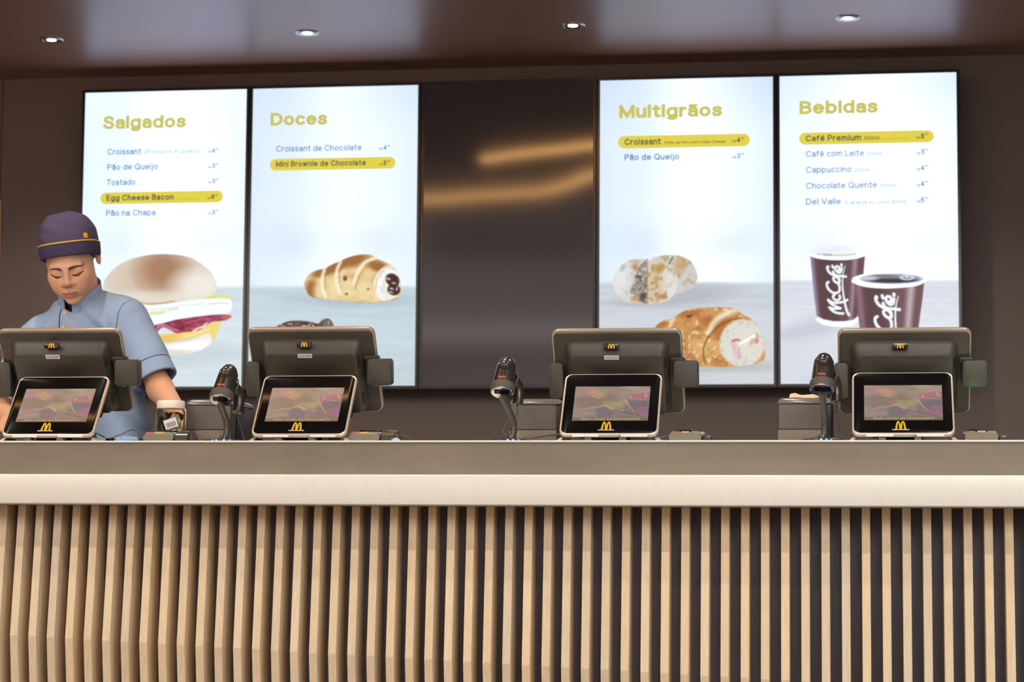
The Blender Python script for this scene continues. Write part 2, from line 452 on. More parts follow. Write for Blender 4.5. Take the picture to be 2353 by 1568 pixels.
# ------------------------------------------------------------------ recessed downlights over the screens
M_CHROME = mat('brushed trim ring', (205, 205, 210), 0.25, metal=0.9)
M_LAMP = emis('lit lamp lens', (255, 246, 232), 9.0)
M_REFL = mat('lamp reflector', (220, 220, 225), 0.15, metal=1.0)
def make_downlight():
    t = thing('recessed_downlight', 'x', 'ceiling light')
    bm = bmesh.new()
    lathe(bm, [(0.0345, 0.012), (0.035, -0.001), (0.037, -0.004), (0.043, -0.005), (0.047, -0.002), (0.047, 0.0), (0.047, 0.012)], 40)
    obj('trim_ring', bm, M_CHROME, t)
    bm = bmesh.new()
    lathe(bm, [(0.0, -0.0035), (0.018, -0.003), (0.019, 0.004), (0.0, 0.004)], 32)
    obj('lamp', bm, M_LAMP, t)
    bm = bmesh.new()
    lathe(bm, [(0.020, -0.0022), (0.033, -0.0042), (0.034, 0.004), (0.020, 0.004)], 40)
    obj('reflector', bm, M_REFL, t)
    return t

def copy_tree(o, parent=None):
    c = o.copy(); COL.objects.link(c)
    if parent is not None: c.parent = parent
    for ch in list(o.children):
        copy_tree(ch, c)
    return c

dl0 = make_downlight()
DLX = [-0.7833, 0.2321, 1.2512, 2.2698]
DLN = ['recessed downlight nearest the left end of the ceiling', 'recessed downlight above the sweet pastries screen', 'recessed downlight between the dark screen and the multigrain screen', 'recessed downlight above the drinks screen']
for k, x in enumerate(DLX):
    d = dl0 if k == 0 else copy_tree(dl0)
    d.location = (x, -0.540, CEIL_Z)
    d['label'] = DLN[k]; d['group'] = 'row of recessed downlights over the menu screens'
    spot('downlight_beam', (x, -0.540, CEIL_Z-0.03), 14, (1.0, 0.88, 0.76), 2.0, 0.7, 0.02)

# ------------------------------------------------------------------ service counter
TOP = 1.0035; LY = -3.26; SY = -3.30
ct = thing('service_counter', 'long service counter with cream slab and pale wooden slat front', 'counter', (1.4, -3.0, 0))
def cobj(name, bm, m, smooth=math.radians(40)):
    o = obj(name, bm, m, ct, smooth); o.matrix_parent_inverse = Matrix.Translation((-1.4, 3.0, 0)); return o
CX0, CX1 = -0.9, 4.2
cobj('front_slab', newbox((CX0, SY, 0.8385), (CX1, -3.02, 0.9155), 0.004, 3), M_CREAM)
cobj('upstand_panel', newbox((CX0, LY+0.004, 0.9150), (CX1, LY+0.05, TOP-0.0052)), M_TAUPE)
cobj('worktop', newbox((CX0, LY-0.001, TOP-0.0052), (CX1, -2.62, TOP), 0.0022, 3), M_CREAM)
cobj('carcass', newbox((CX0, -3.09, 0.0), (CX1, -2.66, TOP-0.006)), M_TAUPE)
cobj('backing_board', newbox((CX0, -3.142, 0.10), (CX1, -3.10, 0.8385)), M_BACK)
cobj('plinth', newbox((CX0, -3.135, 0.0), (CX1, -3.05, 0.10)), M_BACK)
random.seed(4)
for i in range(-6, 68):
    x = 0.1271 + (i-1)*0.0497
    zk = 0.5006 - 0.0440*(x-0.127)
    yk = -3.236; w = 0.0208
    prof = [(-3.1425, 0.838), (-3.200, 0.838), (yk, zk), (-3.165, 0.02), (-3.1425, 0.02)]
    bm = bmesh.new()
    a = [bm.verts.new((x, y, z)) for y, z in prof]; b = [bm.verts.new((x+w, y, z)) for y, z in prof]
    n = len(prof)
    for k in range(n):
        bm.faces.new((a[k], a[(k+1) % n], b[(k+1) % n], b[k]))
    bm.faces.new(a); bm.faces.new(list(reversed(b)))
    bmesh.ops.recalc_face_normals(bm, faces=bm.faces)
    es = [e for e in bm.edges if all(v.co.y < -3.16 for v in e.verts) and abs(e.verts[0].co.x-e.verts[1].co.x) < 1e-6]
    bmesh.ops.bevel(bm, geom=es, offset=0.0008, segments=1, affect='EDGES')
    cobj('slat', bm, M_SLAT[random.randrange(5)], None)

# ------------------------------------------------------------------ menu screens
SX0, SPITCH, SW, SH, SZT = -0.82762, 0.70701, 0.6805, 1.2096, 2.61101
M_BEZEL = mat('black gloss bezel', (16, 16, 20), 0.22, spec=0.6)
M_OFF = mat('switched off black panel', (40, 35, 39), 0.085, spec=0.8)
M_PIC = emis_attr('lit menu picture', 1.0, 0.2)
M_HEAD = emis('menu heading yellow', (206, 198, 92))
M_BAR = emis('menu highlight yellow', (228, 212, 78))
M_INK = emis('menu writing blue', (88, 128, 162))
M_INK2 = emis('menu writing pale blue', (150, 180, 208))
M_INKD = emis('menu writing dark', (84, 86, 84))

class Painter:
    def __init__(s, X, Y, base):
        s.X, s.Y = X, Y; s.C = np.zeros(X.shape+(3,)); s.C[:] = base
    def mix(s, col, a):
        a = np.clip(a, 0, 1)[..., None]
        s.C = s.C*(1-a) + np.asarray(col, float)*a
    def sd_poly(s, P):
        P = np.asarray(P, float); x, y = s.X, s.Y
        d = np.full(x.shape, 1e18); sg = np.ones(x.shape)
        m = len(P); j = m-1
        for i in range(m):
            ex, ey = P[j]-P[i]; wx, wy = x-P[i][0], y-P[i][1]
            t = np.clip((wx*ex+wy*ey)/(ex*ex+ey*ey+1e-12), 0, 1)
            bx, by = wx-ex*t, wy-ey*t
            d = np.minimum(d, bx*bx+by*by)
            c1 = y >= P[i][1]; c2 = y < P[j][1]; c3 = ex*wy > ey*wx
            fl = (c1 & c2 & c3) | (~c1 & ~c2 & ~c3)
            sg = np.where(fl, -sg, sg); j = i
        return sg*np.sqrt(d)
    def poly(s, P, col, soft=1.0, alpha=1.0, smooth=0):
        if smooth: P = cspline(P, smooth)
        a = np.clip(0.5-s.sd_poly(P)/(2*soft), 0, 1)*alpha
        s.mix(col, a); return a
    def ellmask(s, cx, cy, rx, ry, rot=0.0, soft=0.15):
        c, q = math.cos(math.radians(rot)), math.sin(math.radians(rot))
        u = ((s.X-cx)*c+(s.Y-cy)*q)/rx; v = (-(s.X-cx)*q+(s.Y-cy)*c)/ry
        return np.clip((1-np.sqrt(u*u+v*v))/soft+0.5, 0, 1)
    def ell(s, cx, cy, rx, ry, col, rot=0.0, soft=0.15, alpha=1.0, within=None):
        a = s.ellmask(cx, cy, rx, ry, rot, soft)*alpha
        if within is not None: a = a*within
        s.mix(col, a); return a
    def stroke(s, P, width, col, soft=1.0, alpha=1.0, within=None, n=6, taper=None):
        P = spline(P, n) if n else np.asarray(P, float)
        best = np.full(s.X.shape, 1e9)
        m = len(P)
        for i in range(m-1):
            ex, ey = P[i+1]-P[i]; wx, wy = s.X-P[i][0], s.Y-P[i][1]
            t = np.clip((wx*ex+wy*ey)/(ex*ex+ey*ey+1e-12), 0, 1)
            w = width
            if taper: w = width*(taper[0]+(taper[1]-taper[0])*(i+0.5)/m)
            best = np.minimum(best, np.hypot(wx-ex*t, wy-ey*t)-w/2)
        a = np.clip(0.5-best/(2*soft), 0, 1)*alpha
        if within is not None: a = a*within
        s.mix(col, a); return a
    def noise(s, sx, sy, seed=0, octaves=2):
        r = np.random.RandomState(seed); out = np.zeros(s.X.shape); amp = 1.0
        for o in range(octaves):
            T = r.rand(64, 64)
            u = s.X/sx*(2**o); v = s.Y/sy*(2**o)
            i = np.floor(u).astype(int); j = np.floor(v).astype(int)
            fu = u-i; fv = v-j; fu = fu*fu*(3-2*fu); fv = fv*fv*(3-2*fv)
            g = lambda a, b: T[a % 64, b % 64]
            out += amp*(g(i, j)*(1-fu)*(1-fv)+g(i+1, j)*fu*(1-fv)+g(i, j+1)*(1-fu)*fv+g(i+1, j+1)*fu*fv-0.5)
            amp *= 0.5
        return out
    def shade(s, n, amount, within):
        s.C = np.clip(s.C+(n*amount*within)[..., None], 0, 255)

def ramp(v, stops):
    xs = [a for a, _ in stops]; cs = np.array([c for _, c in stops], float)
    return np.stack([np.interp(v, xs, cs[:, k]) for k in range(3)], -1)

def menu_background(p, centre, side, top, wood, y0=648, x0=0, x1=1, seed=1):
    """bright studio backdrop over a pale wooden table"""
    u = (p.X-x0)/(x1-x0)
    e = np.clip(np.abs(u-0.55)/0.55, 0, 1)**1.6
    base = np.asarray(centre, float)*(1-e[..., None])+np.asarray(side, float)*e[..., None]
    blob = np.exp(-((u-0.2)/0.16)**2)*(0.5+0.5*np.cos((p.Y-340)/190.0))
    base = base*(1-0.5*blob[..., None])+np.asarray(side, float)*0.5*blob[..., None]
    tp = np.clip(1-(p.Y-180)/130.0, 0, 1)*np.abs(u-0.5)*1.6
    base = base*(1-tp[..., None])+np.asarray(top, float)*tp[..., None]
    # soft grey-blue band where the table begins
    for cx, cy, rx, ry, a in ((0.25, 560, 0.16, 46, .35), (0.75, 556, 0.2, 40, .3)):
        g = np.exp(-(((u-cx)/rx)**2+((p.Y-cy)/ry)**2))*a
        base = base*(1-g[..., None])+np.asarray(side, float)*0.94*g[..., None]
    p.C[:] = base
    w = np.clip((p.Y-y0)/10.0, 0, 1)
    d = np.clip((p.Y-y0)/230.0, 0, 1)
    wc = np.asarray(wood, float)*(1-d[..., None])+(np.asarray(wood, float)*1.0+np.array([4, 3, -1]))*d[..., None]
    lightband = np.exp(-((p.Y-760)/60.0)**2)*6
    wc = wc+lightband[..., None]
    n = p.noise(60, 5, seed, 3)*9
    p.C = p.C*(1-w[..., None])+np.clip(wc+n[..., None], 0, 250)*w[..., None]

def screen_uv(k, nx=300, nz=534):
    xs = np.linspace(SX0+k*SPITCH, SX0+k*SPITCH+SW, nx); zs = np.linspace(SZT-SH, SZT, nz)
    Xw, Zw = np.meshgrid(xs, zs)
    d = np.stack([Xw-CAM[0], np.full_like(Xw, -CAM[1]), Zw-CAM[2]], -1)
    z = d @ FWD
    return xs, zs, PW/2+F_PX*(d @ RIGHT)/z, PH/2-F_PX*(d @ UP)/z

def grid_mesh(name, P3, nx, nz, cols, m, parent, attr='picture', backlight=False):
    """P3: (nz*nx,3) points; cols sRGB 0-255"""
    me = bpy.data.meshes.new(name)
    i = np.arange(nx-1)[None, :]+np.arange(nz-1)[:, None]*nx
    q = np.stack([i, i+1, i+1+nx, i+nx], -1).reshape(-1, 4)
    nq = len(q)
    me.vertices.add(nx*nz); me.vertices.foreach_set('co', np.ascontiguousarray(P3, np.float32).ravel())
    me.loops.add(nq*4); me.loops.foreach_set('vertex_index', q.astype(np.int32).ravel())
    me.polygons.add(nq); me.polygons.foreach_set('loop_start', np.arange(0, nq*4, 4, dtype=np.int32))
    me.update(calc_edges=True); me.validate()
    at_ = me.attributes.new(attr, 'FLOAT_COLOR', 'POINT')
    rgba = np.ones((nx*nz, 4), np.float32); rgba[:, :3] = lin(np.clip(cols, 0, 255)).reshape(-1, 3)
    if backlight:      # the cool backlight of the lit panels outshines the photo's white
        w = np.clip((rgba[:, :3].mean(1)-0.80)/0.16, 0, 1)[:, None]
        rgba[:, :3] *= 1+w*np.array([0.10, 0.17, 0.50], np.float32)
    at_.data.foreach_set('color', rgba.ravel())
    return link_mesh(name, me, m, parent)

SY_TXT = -0.0022
def line_text(fl, s, xl, xr, yl, yr, cap_px, w=0.14, shear=0.0, Y=SY_TXT, gap=None):
    """writing on the screen plane between two baseline photo points"""
    V, Fc = text_geo(s, w, shear, gap)
    A = at(xl, yl, Y); B = at(xr, yr, Y); T = at(xl, yl-cap_px, Y)
    x0, x1 = V[:, 0].min(), V[:, 0].max()
    sx = (B[0]-A[0])/(x1-x0); sz = T[2]-A[2]
    z0 = 0.5*(A[2]+B[2])              # the writing is level on the screen
    fl.add([(A[0]+(v[0]-x0)*sx, Y, z0+v[1]*sz) for v in V], Fc)

def line_bar(fl, xl, xr, ytl, ybl, ytr, ybr, Y=-0.0012, n=10):
    A = at(xl, 0.5*(ytl+ybl), Y); B = at(xr, 0.5*(ytr+ybr), Y)
    h = 0.5*((at(xl, ytl, Y)[2]-at(xl, ybl, Y)[2])+(at(xr, ytr, Y)[2]-at(xr, ybr, Y)[2]))
    zc = 0.5*(A[2]+B[2]); r = h/2
    V = []
    for k in range(n+1):
        a = math.pi/2+math.pi*k/n; V.append((A[0]+r+r*math.cos(a), Y, zc+r*math.sin(a)))
    for k in range(n+1):
        a = -math.pi/2+math.pi*k/n; V.append((B[0]-r+r*math.cos(a), Y, zc+r*math.sin(a)))
    fl.add(V, [tuple(range(len(V)))])

def leader(fl, xl, xr, y, Y=SY_TXT, t=0.0009):
    A = at(xl, y, Y); B = at(xr, y, Y); z = 0.5*(A[2]+B[2])
    fl.add([(A[0], Y, z), (B[0], Y, z), (B[0], Y, z+t), (A[0], Y, z+t)], [(0, 1, 2, 3)])

def price_text(fl, digit, xl, xr, y, cap=10.5, w=0.17):
    d = xr-xl
    line_text(fl, 'R$', xl, xl+0.30*d, y, y, cap*0.42, 0.16)
    line_text(fl, digit, xl+0.37*d, xl+0.66*d, y, y, cap, w)
    line_text(fl, '90', xl+0.73*d, xr, y-cap*0.66, y-cap*0.66, cap*0.40, 0.16)

MSCR = []
def make_screen(k, label, paint=None):
    x0 = SX0+k*SPITCH; g = 0.0128
    t = thing('menu_screen', label, 'menu screen', (x0+SW/2, 0.16, SZT-SH/2), 0, 'menu screens in a row on the dark wall')
    inv = Matrix.Translation((-x0-SW/2, -0.16, -SZT+SH/2))
    bm = bmesh.new()
    o_ = [(x0-g, SZT-SH-g), (x0+SW+g, SZT-SH-g), (x0+SW+g, SZT+g), (x0-g, SZT+g)]
    i_ = [(x0, SZT-SH), (x0+SW, SZT-SH), (x0+SW, SZT), (x0, SZT)]
    rings = [[(x, 0.06, z) for x, z in i_], [(x, 0.06, z) for x, z in o_], [(x, 0.0, z) for x, z in o_],
             [(x+(0.0015 if x < x0+.3 else -0.0015), -0.003, z+(0.0015 if z < SZT-.6 else -0.0015)) for x, z in o_],
             [(x, -0.003, z) for x, z in i_], [(x, 0.002, z) for x, z in i_]]
    loft(bm, rings, True, False)
    b = obj('bezel', bm, M_BEZEL, t, math.radians(30)); b.matrix_parent_inverse = inv
    wm = obj('wall_mount', newbox((x0+SW/2-0.2, 0.061, SZT-SH/2-0.25), (x0+SW/2+0.2, 0.1599, SZT-SH/2+0.25)), M_BEZEL, t); wm.matrix_parent_inverse = inv
    if paint is None:
        d = obj('dark_panel', newbox((x0-0.001, 0.0, SZT-SH-0.001), (x0+SW+0.001, 0.02, SZT+0.001)), M_OFF, t); d.matrix_parent_inverse = inv
        d['label'] = 'switched off black glass panel'
        return t
    xs, zs, X, Yp = screen_uv(k)
    p = Painter(X, Yp, (240, 245, 250)); paint(p)
    nx, nz = len(xs), len(zs)
    XX, ZZ = np.meshgrid(xs, zs)
    P3 = np.stack([XX, np.zeros_like(XX), ZZ], -1).reshape(-1, 3)
    d = grid_mesh('picture_panel', P3, nx, nz, p.C.reshape(-1, 3), M_PIC, t, backlight=True); d.matrix_parent_inverse = inv
    class S: pass
    s = S()
    def part(name, fl, m):
        o = fl.build(name, m, t); o.matrix_parent_inverse = inv
        return o
    s.part = part
    def text(name, m, *args, **kw):
        fl = Flat(); line_text(fl, *args, **kw); return part(name, fl, m)
    s.text = text
    def price(m, *args, **kw):
        fl = Flat(); price_text(fl, *args, **kw); return part('price', fl, m)
    s.price = price
    def bar(*args):
        fl = Flat(); line_bar(fl, *args); return part('highlight_bar', fl, M_BAR)
    s.bar = bar
    def lead(m, *args):
        fl = Flat(); leader(fl, *args); return part('leader_line', fl, m)
    s.lead = lead
    return s
# ------------------------------------------------------------------ pictures on the menu screens
def paint_savoury(p):
    menu_background(p, (251, 253, 254), (228, 241, 254), (236, 245, 255), (207, 221, 230), 655, 190, 568, 3)
    X, Y = p.X, p.Y
    p.ell(420, 810, 150, 26, (190, 202, 208), soft=0.9, alpha=0.5)
    bun = [(238, 654), (243, 640), (256, 624), (272, 610), (295, 598), (318, 591), (345, 586), (368, 584.5), (395, 585), (421, 588), (444, 595), (462, 606), (479, 620), (490, 635), (498, 655), (496, 668), (487, 680), (469, 687), (440, 691), (398, 694), (360, 699), (330, 698), (298, 693), (264, 685), (245, 671)]
    a = p.poly(bun, (226, 221, 210), 1.6, 1, 4)
    p.ell(371, 640, 118, 60, (206, 182, 160), soft=1.0, alpha=0.8, within=a)
    p.ell(373, 620, 52, 48, (166, 122, 92), soft=1.1, alpha=0.95, within=a)
    p.ell(455, 655, 55, 34, (244, 244, 238), soft=1.0, alpha=0.75, within=a)
    p.ell(360, 683, 90, 14, (238, 233, 222), soft=1.0, alpha=0.6, within=a)
    p.stroke([(300, 690), (335, 698.5), (365, 698), (400, 693)], 3.4, (190, 140, 80), 1.5, 0.8)
    p.poly([(470, 686), (490, 678), (505, 680), (530, 683), (529, 690), (500, 694)], (222, 224, 110), 1.5, 0.9, 3)
    egg = [(318, 700), (345, 702), (395, 697), (440, 690), (480, 687), (520, 686), (531, 692), (533, 706), (526, 718), (500, 723), (460, 726), (420, 733), (380, 741), (352, 744), (330, 735)]
    a = p.poly(egg, (240, 246, 251), 1.3, 1, 4)
    p.stroke([(330, 712), (370, 710), (420, 703), (470, 699)], 3, (216, 226, 236), 2, 0.8, a)
    p.stroke([(345, 721), (365, 719), (378, 717)], 7, (222, 226, 150), 3, 0.9, a)
    p.stroke([(386, 713), (398, 711), (408, 710)], 3, (206, 212, 150), 1.5, 0.9, a)
    p.stroke([(480, 699), (505, 697), (524, 697)], 3.5, (214, 222, 150), 2, 0.7, a)
    cheese = [(358, 770), (400, 766), (440, 758), (475, 745), (506, 739), (500, 762), (492, 782), (487, 781), (480, 766), (450, 776), (420, 782), (380, 787), (362, 786)]
    p.poly(cheese, (240, 214, 118), 1.4, 1, 4)
    p.stroke([(365, 782), (400, 777), (440, 770), (478, 757)], 7, (246, 232, 160), 3, 0.7)
    p.ell(385, 778, 30, 8, (232, 178, 84), -8, 0.9, 0.6)
    bacon = [(350, 750), (372, 744), (400, 736), (430, 731), (470, 726), (505, 723), (532, 726), (522, 735), (505, 738), (488, 740), (474, 748), (460, 758), (440, 762), (420, 764), (405, 766), (390, 758), (374, 752), (360, 764), (350, 766)]
    a = p.poly(bacon, (152, 48, 82), 1.2, 1, 4)
    p.shade(p.noise(12, 9, 5, 3), 60, a)
    p.stroke([(356, 764), (366, 750), (380, 748), (394, 756), (410, 760)], 4.5, (216, 128, 160), 1.5, 0.9, a)
    p.stroke([(430, 742), (455, 736), (480, 732)], 3, (198, 96, 130), 1.4, 0.8, a)
    p.stroke([(440, 756), (462, 752), (478, 742)], 2.2, (226, 166, 180), 1, 0.8, a)
    p.stroke([(444, 761), (458, 754), (466, 752), (474, 744)], 4, (246, 240, 226), 1.4, 0.95)
    p.ell(520, 730, 14, 5, (198, 110, 90), 8, 0.8, 0.8, a)
    bot = [(362, 792), (390, 789), (420, 786), (450, 779), (470, 769), (480, 768), (487, 776), (486, 786), (474, 798), (455, 807), (430, 813), (400, 816), (375, 814), (360, 805)]
    a = p.poly(bot, (240, 235, 224), 1.5, 1, 4)
    p.ell(430, 800, 60, 12, (250, 248, 242), -10, 0.9, 0.8, a)
    p.ell(390, 813, 50, 8, (216, 208, 194), -4, 0.9, 0.7, a)

def croissant(p, outline, base, brown, seams, seed):
    a = p.poly(outline, base, 1.3, 1, 4)
    return a

def paint_sweet(p):
    menu_background(p, (240, 246, 252), (220, 235, 248), (214, 230, 248), (192, 209, 219), 655, 575, 962, 5)
    p.ell(812, 690, 130, 15, (168, 184, 194), soft=0.9, alpha=0.65)
    out = [(698, 655), (705, 637), (714, 628), (728, 621), (746, 618), (757, 611), (770, 605), (780, 602), (790, 596), (806, 590), (824, 586), (845, 585), (860, 589), (870, 596), (884, 602), (897, 608), (909, 618), (917, 636), (921, 655), (921, 672), (914, 684), (900, 691), (870, 695), (830, 695), (800, 693), (766, 690), (742, 687), (721, 684), (708, 676), (703, 666)]
    a = p.poly(out, (224, 196, 140), 1.2, 1, 3)
    p.shade(p.noise(16, 12, 8, 3), 34, a)
    for cx, cy, rx, ry, r in ((740, 626, 24, 10, -20), (772, 614, 24, 12, -30), (812, 598, 36, 14, -18), (868, 612, 26, 12, 20), (716, 664, 14, 20, 10)):
        p.ell(cx, cy, rx, ry, (152, 96, 44), r, 0.8, 0.92, a)
    for cx, cy, rx, ry in ((735, 668, 14, 18), (770, 660, 15, 24), (800, 664, 14, 22), (836, 662, 18, 24)):
        p.ell(cx, cy, rx, ry, (238, 220, 168), 0, 1.0, 0.8, a)
    for st in ([(746, 618), (740, 640), (741, 662), (748, 684)], [(783, 601), (774, 622), (773, 646), (780, 672)], [(866, 592), (838, 604), (822, 626), (812, 652)]):
        p.stroke(st, 7, (248, 240, 214), 2.2, 0.9, a)
    p.stroke([(880, 601), (846, 612), (828, 632), (816, 664)], 2.2, (176, 126, 70), 1.4, 0.8, a)
    p.stroke([(752, 619), (747, 640), (748, 664)], 1.8, (170, 120, 66), 1.4, 0.7, a)
    p.stroke([(790, 600), (781, 622), (780, 650)], 1.8, (170, 120, 66), 1.4, 0.7, a)
    p.ell(793, 640, 4.5, 6, (104, 58, 26), 0, 0.7, 0.9, a); p.ell(796, 676, 4, 3, (150, 92, 44), 0, 0.7, 0.9, a); p.ell(846, 665, 3, 3, (150, 92, 44), 0, 0.7, 0.8, a)
    p.stroke([(708, 678), (740, 689), (800, 695), (870, 697), (914, 686)], 3, (120, 84, 40), 1.8, 0.8, a)
    ce = p.ell(890, 652, 31, 41, (238, 236, 228), 12, 0.14, 1, a)
    p.shade(p.noise(6, 6, 9, 2), 22, ce)
    p.stroke([(862, 672), (868, 640), (888, 616), (908, 620)], 2.4, (214, 186, 130), 1.4, 0.7, a)
    p.ell(902, 644, 17, 14, (62, 30, 26), 40, 0.25, 1, a); p.ell(905, 666, 15, 13, (58, 26, 22), 10, 0.25, 1, a)
    for cx, cy, rx, ry in ((892, 641, 6, 2.5), (905, 651, 5, 2), (900, 664, 5, 2.4), (912, 664, 2, 5), (898, 672, 6, 2)):
        p.ell(cx, cy, rx, ry, (206, 196, 196), 10, 0.6, 0.85, a)
    br = [(610, 780), (624, 762), (640, 748), (655, 741), (672, 737.5), (690, 737.5), (704, 738.5), (718, 741), (731, 744), (738, 738), (746, 733.5), (756, 733), (764, 742), (768, 755), (774, 780)]
    a = p.poly(br, (72, 46, 42), 1.3, 1, 3)
    sp = p.noise(5, 5, 12, 2)
    p.mix((224, 216, 214), np.clip((sp-0.16)*6, 0, 1)*a*0.9)
    p.mix((120, 92, 84), np.clip((p.noise(7, 6, 14, 2)-0.1)*4, 0, 1)*a*0.6)
    p.ell(752, 744, 12, 11, (140, 136, 138), 0, 0.8, 0.6, a)

def paint_multigrain(p):
    menu_background(p, (247, 251, 253), (218, 234, 249), (210, 226, 248), (200, 207, 216), 646, 1377, 1776, 7)
    p.ell(1570, 680, 105, 22, (176, 180, 186), -6, 1.0, 0.75); p.ell(1470, 694, 75, 10, (176, 180, 188), 0, 0.9, 0.6)
    back = [(1498, 600), (1517, 589), (1542, 586), (1566, 589), (1586, 600), (1598, 618), (1603, 636), (1598, 652), (1586, 664), (1565, 672), (1545, 674), (1530, 660)]
    a = p.poly(back, (206, 205, 201), 1.3, 1, 4)
    p.mix((178, 146, 98), np.clip((p.noise(13, 12, 21, 3)-0.02)*3, 0, 1)*a*0.75)
    p.stroke([(1546, 592), (1540, 602), (1536, 610)], 4, (104, 96, 84), 1.5, 0.8, a)
    p.ell(1562, 610, 14, 22, (196, 160, 104), 10, 0.9, 0.6, a)
    left = [(1408, 655), (1411, 636), (1425, 612), (1445, 599), (1469, 595.5), (1485, 600), (1489, 640), (1486, 690), (1466, 695), (1437, 694.5), (1418, 677.5)]
    a = p.poly(left, (212, 212, 210), 1.3, 1, 3)
    p.mix((190, 168, 130), np.clip((p.noise(12, 12, 23, 3)-0.12)*3, 0, 1)*a*0.6)
    p.ell(1425, 640, 18, 40, (230, 232, 233), 10, 0.9, 0.8, a)
    inner = [(1470, 612), (1482, 600), (1489, 602), (1490, 690), (1470, 692), (1462, 690), (1452, 678), (1448, 668), (1456, 650), (1462, 628)]
    b = p.poly(inner, (150, 142, 132), 2, 0.95, 3)
    p.mix((78, 68, 62), np.clip((p.noise(8, 7, 27, 3)-0.02)*4, 0, 1)*b*0.9)
    p.mix((222, 218, 208), np.clip((p.noise(7, 6, 29, 3)-0.14)*5, 0, 1)*b*0.9)
    p.ell(1462, 686, 12, 6, (206, 150, 104), -20, 0.8, 0.9, a); p.ell(1478, 684, 8, 9, (80, 60, 56), 0, 0.8, 0.8, a)
    p.ell(1460, 615, 6, 8, (176, 132, 72), 0, 0.8, 0.8, a); p.ell(1431, 616, 5, 9, (160, 152, 140), 20, 0.8, 0.5, a)
    right = [(1487, 602), (1496, 597.5), (1517, 598.5), (1539, 609.5), (1553, 627), (1558.5, 648), (1551, 674), (1534, 692), (1512, 698), (1492, 701), (1487, 692), (1487, 650)]
    a = p.poly(right, (212, 208, 199), 1.3, 1, 3)
    p.ell(1502, 655, 22, 48, (214, 192, 150), 4, 1.0, 0.75, a)
    p.mix((176, 138, 82), np.clip((p.noise(10, 10, 31, 3)-0.1)*4, 0, 1)*a*0.8)
    p.ell(1543, 655, 16, 36, (228, 230, 230), -10, 1.0, 0.7, a)
    p.ell(1516, 617, 9, 13, (186, 148, 82), 30, 0.9, 0.8, a); p.ell(1509, 641, 7, 6, (190, 138, 76), 0, 0.9, 0.7, a); p.ell(1526, 682, 7, 5, (196, 128, 66), 0, 0.8, 0.8, a)
    p.stroke([(1488, 604), (1487, 650), (1488, 698)], 2, (120, 104, 86), 1.2, 0.7)
    # the larger pastry in front
    p.ell(1640, 842, 150, 12, (176, 176, 174), 0, 0.9, 0.6)
    out = [(1490, 800), (1504, 757), (1515, 743), (1530, 736), (1547, 731), (1560, 722), (1573, 714.5), (1588, 710), (1605, 708.5), (1628, 707), (1651, 706.5), (1672, 707), (1685, 709), (1698, 716), (1707, 723), (1719, 729), (1731, 738), (1741, 750), (1748, 763), (1754, 778), (1757.5, 795), (1757, 823), (1750, 831), (1738, 836), (1708, 841), (1675, 843.5), (1640, 843), (1602, 842), (1550, 838), (1500, 830)]
    a = p.poly(out, (206, 150, 84), 1.3, 1, 3)
    p.ell(1610, 800, 60, 40, (224, 182, 118), 0, 1.0, 0.6, a)
    p.mix((174, 106, 44), np.clip((p.noise(22, 18, 35, 3)+0.02)*2.2, 0, 1)*a*0.7)
    p.mix((240, 222, 188), np.clip((p.noise(9, 9, 37, 3)-0.16)*5, 0, 1)*a*0.75)
    for cx, cy, rx, ry, r in ((1630, 742, 30, 16, 40), (1520, 745, 16, 10, -20), (1585, 722, 24, 8, -8), (1668, 740, 20, 12, -30)):
        p.ell(cx, cy, rx, ry, (176, 104, 44), r, 0.9, 0.75, a)
    p.stroke([(1690, 712), (1662, 724), (1640, 742), (1628, 764)], 12, (240, 230, 206), 4, 0.85, a)
    p.stroke([(1547, 733), (1540, 748), (1537, 762)], 7, (238, 222, 188), 2.5, 0.8, a)
    p.stroke([(1704, 730), (1668, 740), (1638, 762), (1620, 790), (1616, 815), (1622, 836)], 2.6, (110, 66, 32), 1.4, 0.9, a)
    p.ell(1584, 727, 8, 3, (92, 58, 36), -15, 0.7, 0.9, a)
    ce = p.ell(1706, 789, 52, 55, (222, 221, 213), 14, 0.12, 1, a)
    p.mix((206, 190, 160), np.clip((p.noise(6, 6, 41, 3)-0.1)*4, 0, 1)*ce*0.7)
    p.ell(1712, 790, 34, 32, (226, 223, 206), 0, 0.8, 0.8, ce)
    p.stroke([(1684, 784), (1690, 806), (1697, 822)], 13, (222, 190, 204), 2, 0.95, ce)
    p.stroke([(1684, 784), (1693, 781), (1699, 783)], 4, (182, 70, 84), 1.4, 0.9, ce)
    p.stroke([(1699, 800), (1698, 812), (1702, 822)], 3, (206, 150, 160), 1.4, 0.8, ce)
    p.stroke([(1700, 790), (1720, 780), (1738, 770)], 6, (250, 250, 240), 2, 0.9, ce)
    p.ell(1738, 784, 5, 6, (206, 130, 140), 0, 0.7, 0.9, ce); p.ell(1728, 786, 5, 9, (206, 180, 130), 20, 0.8, 0.8, ce); p.ell(1740, 772, 4, 8, (196, 164, 110), -10, 0.8, 0.7, ce)

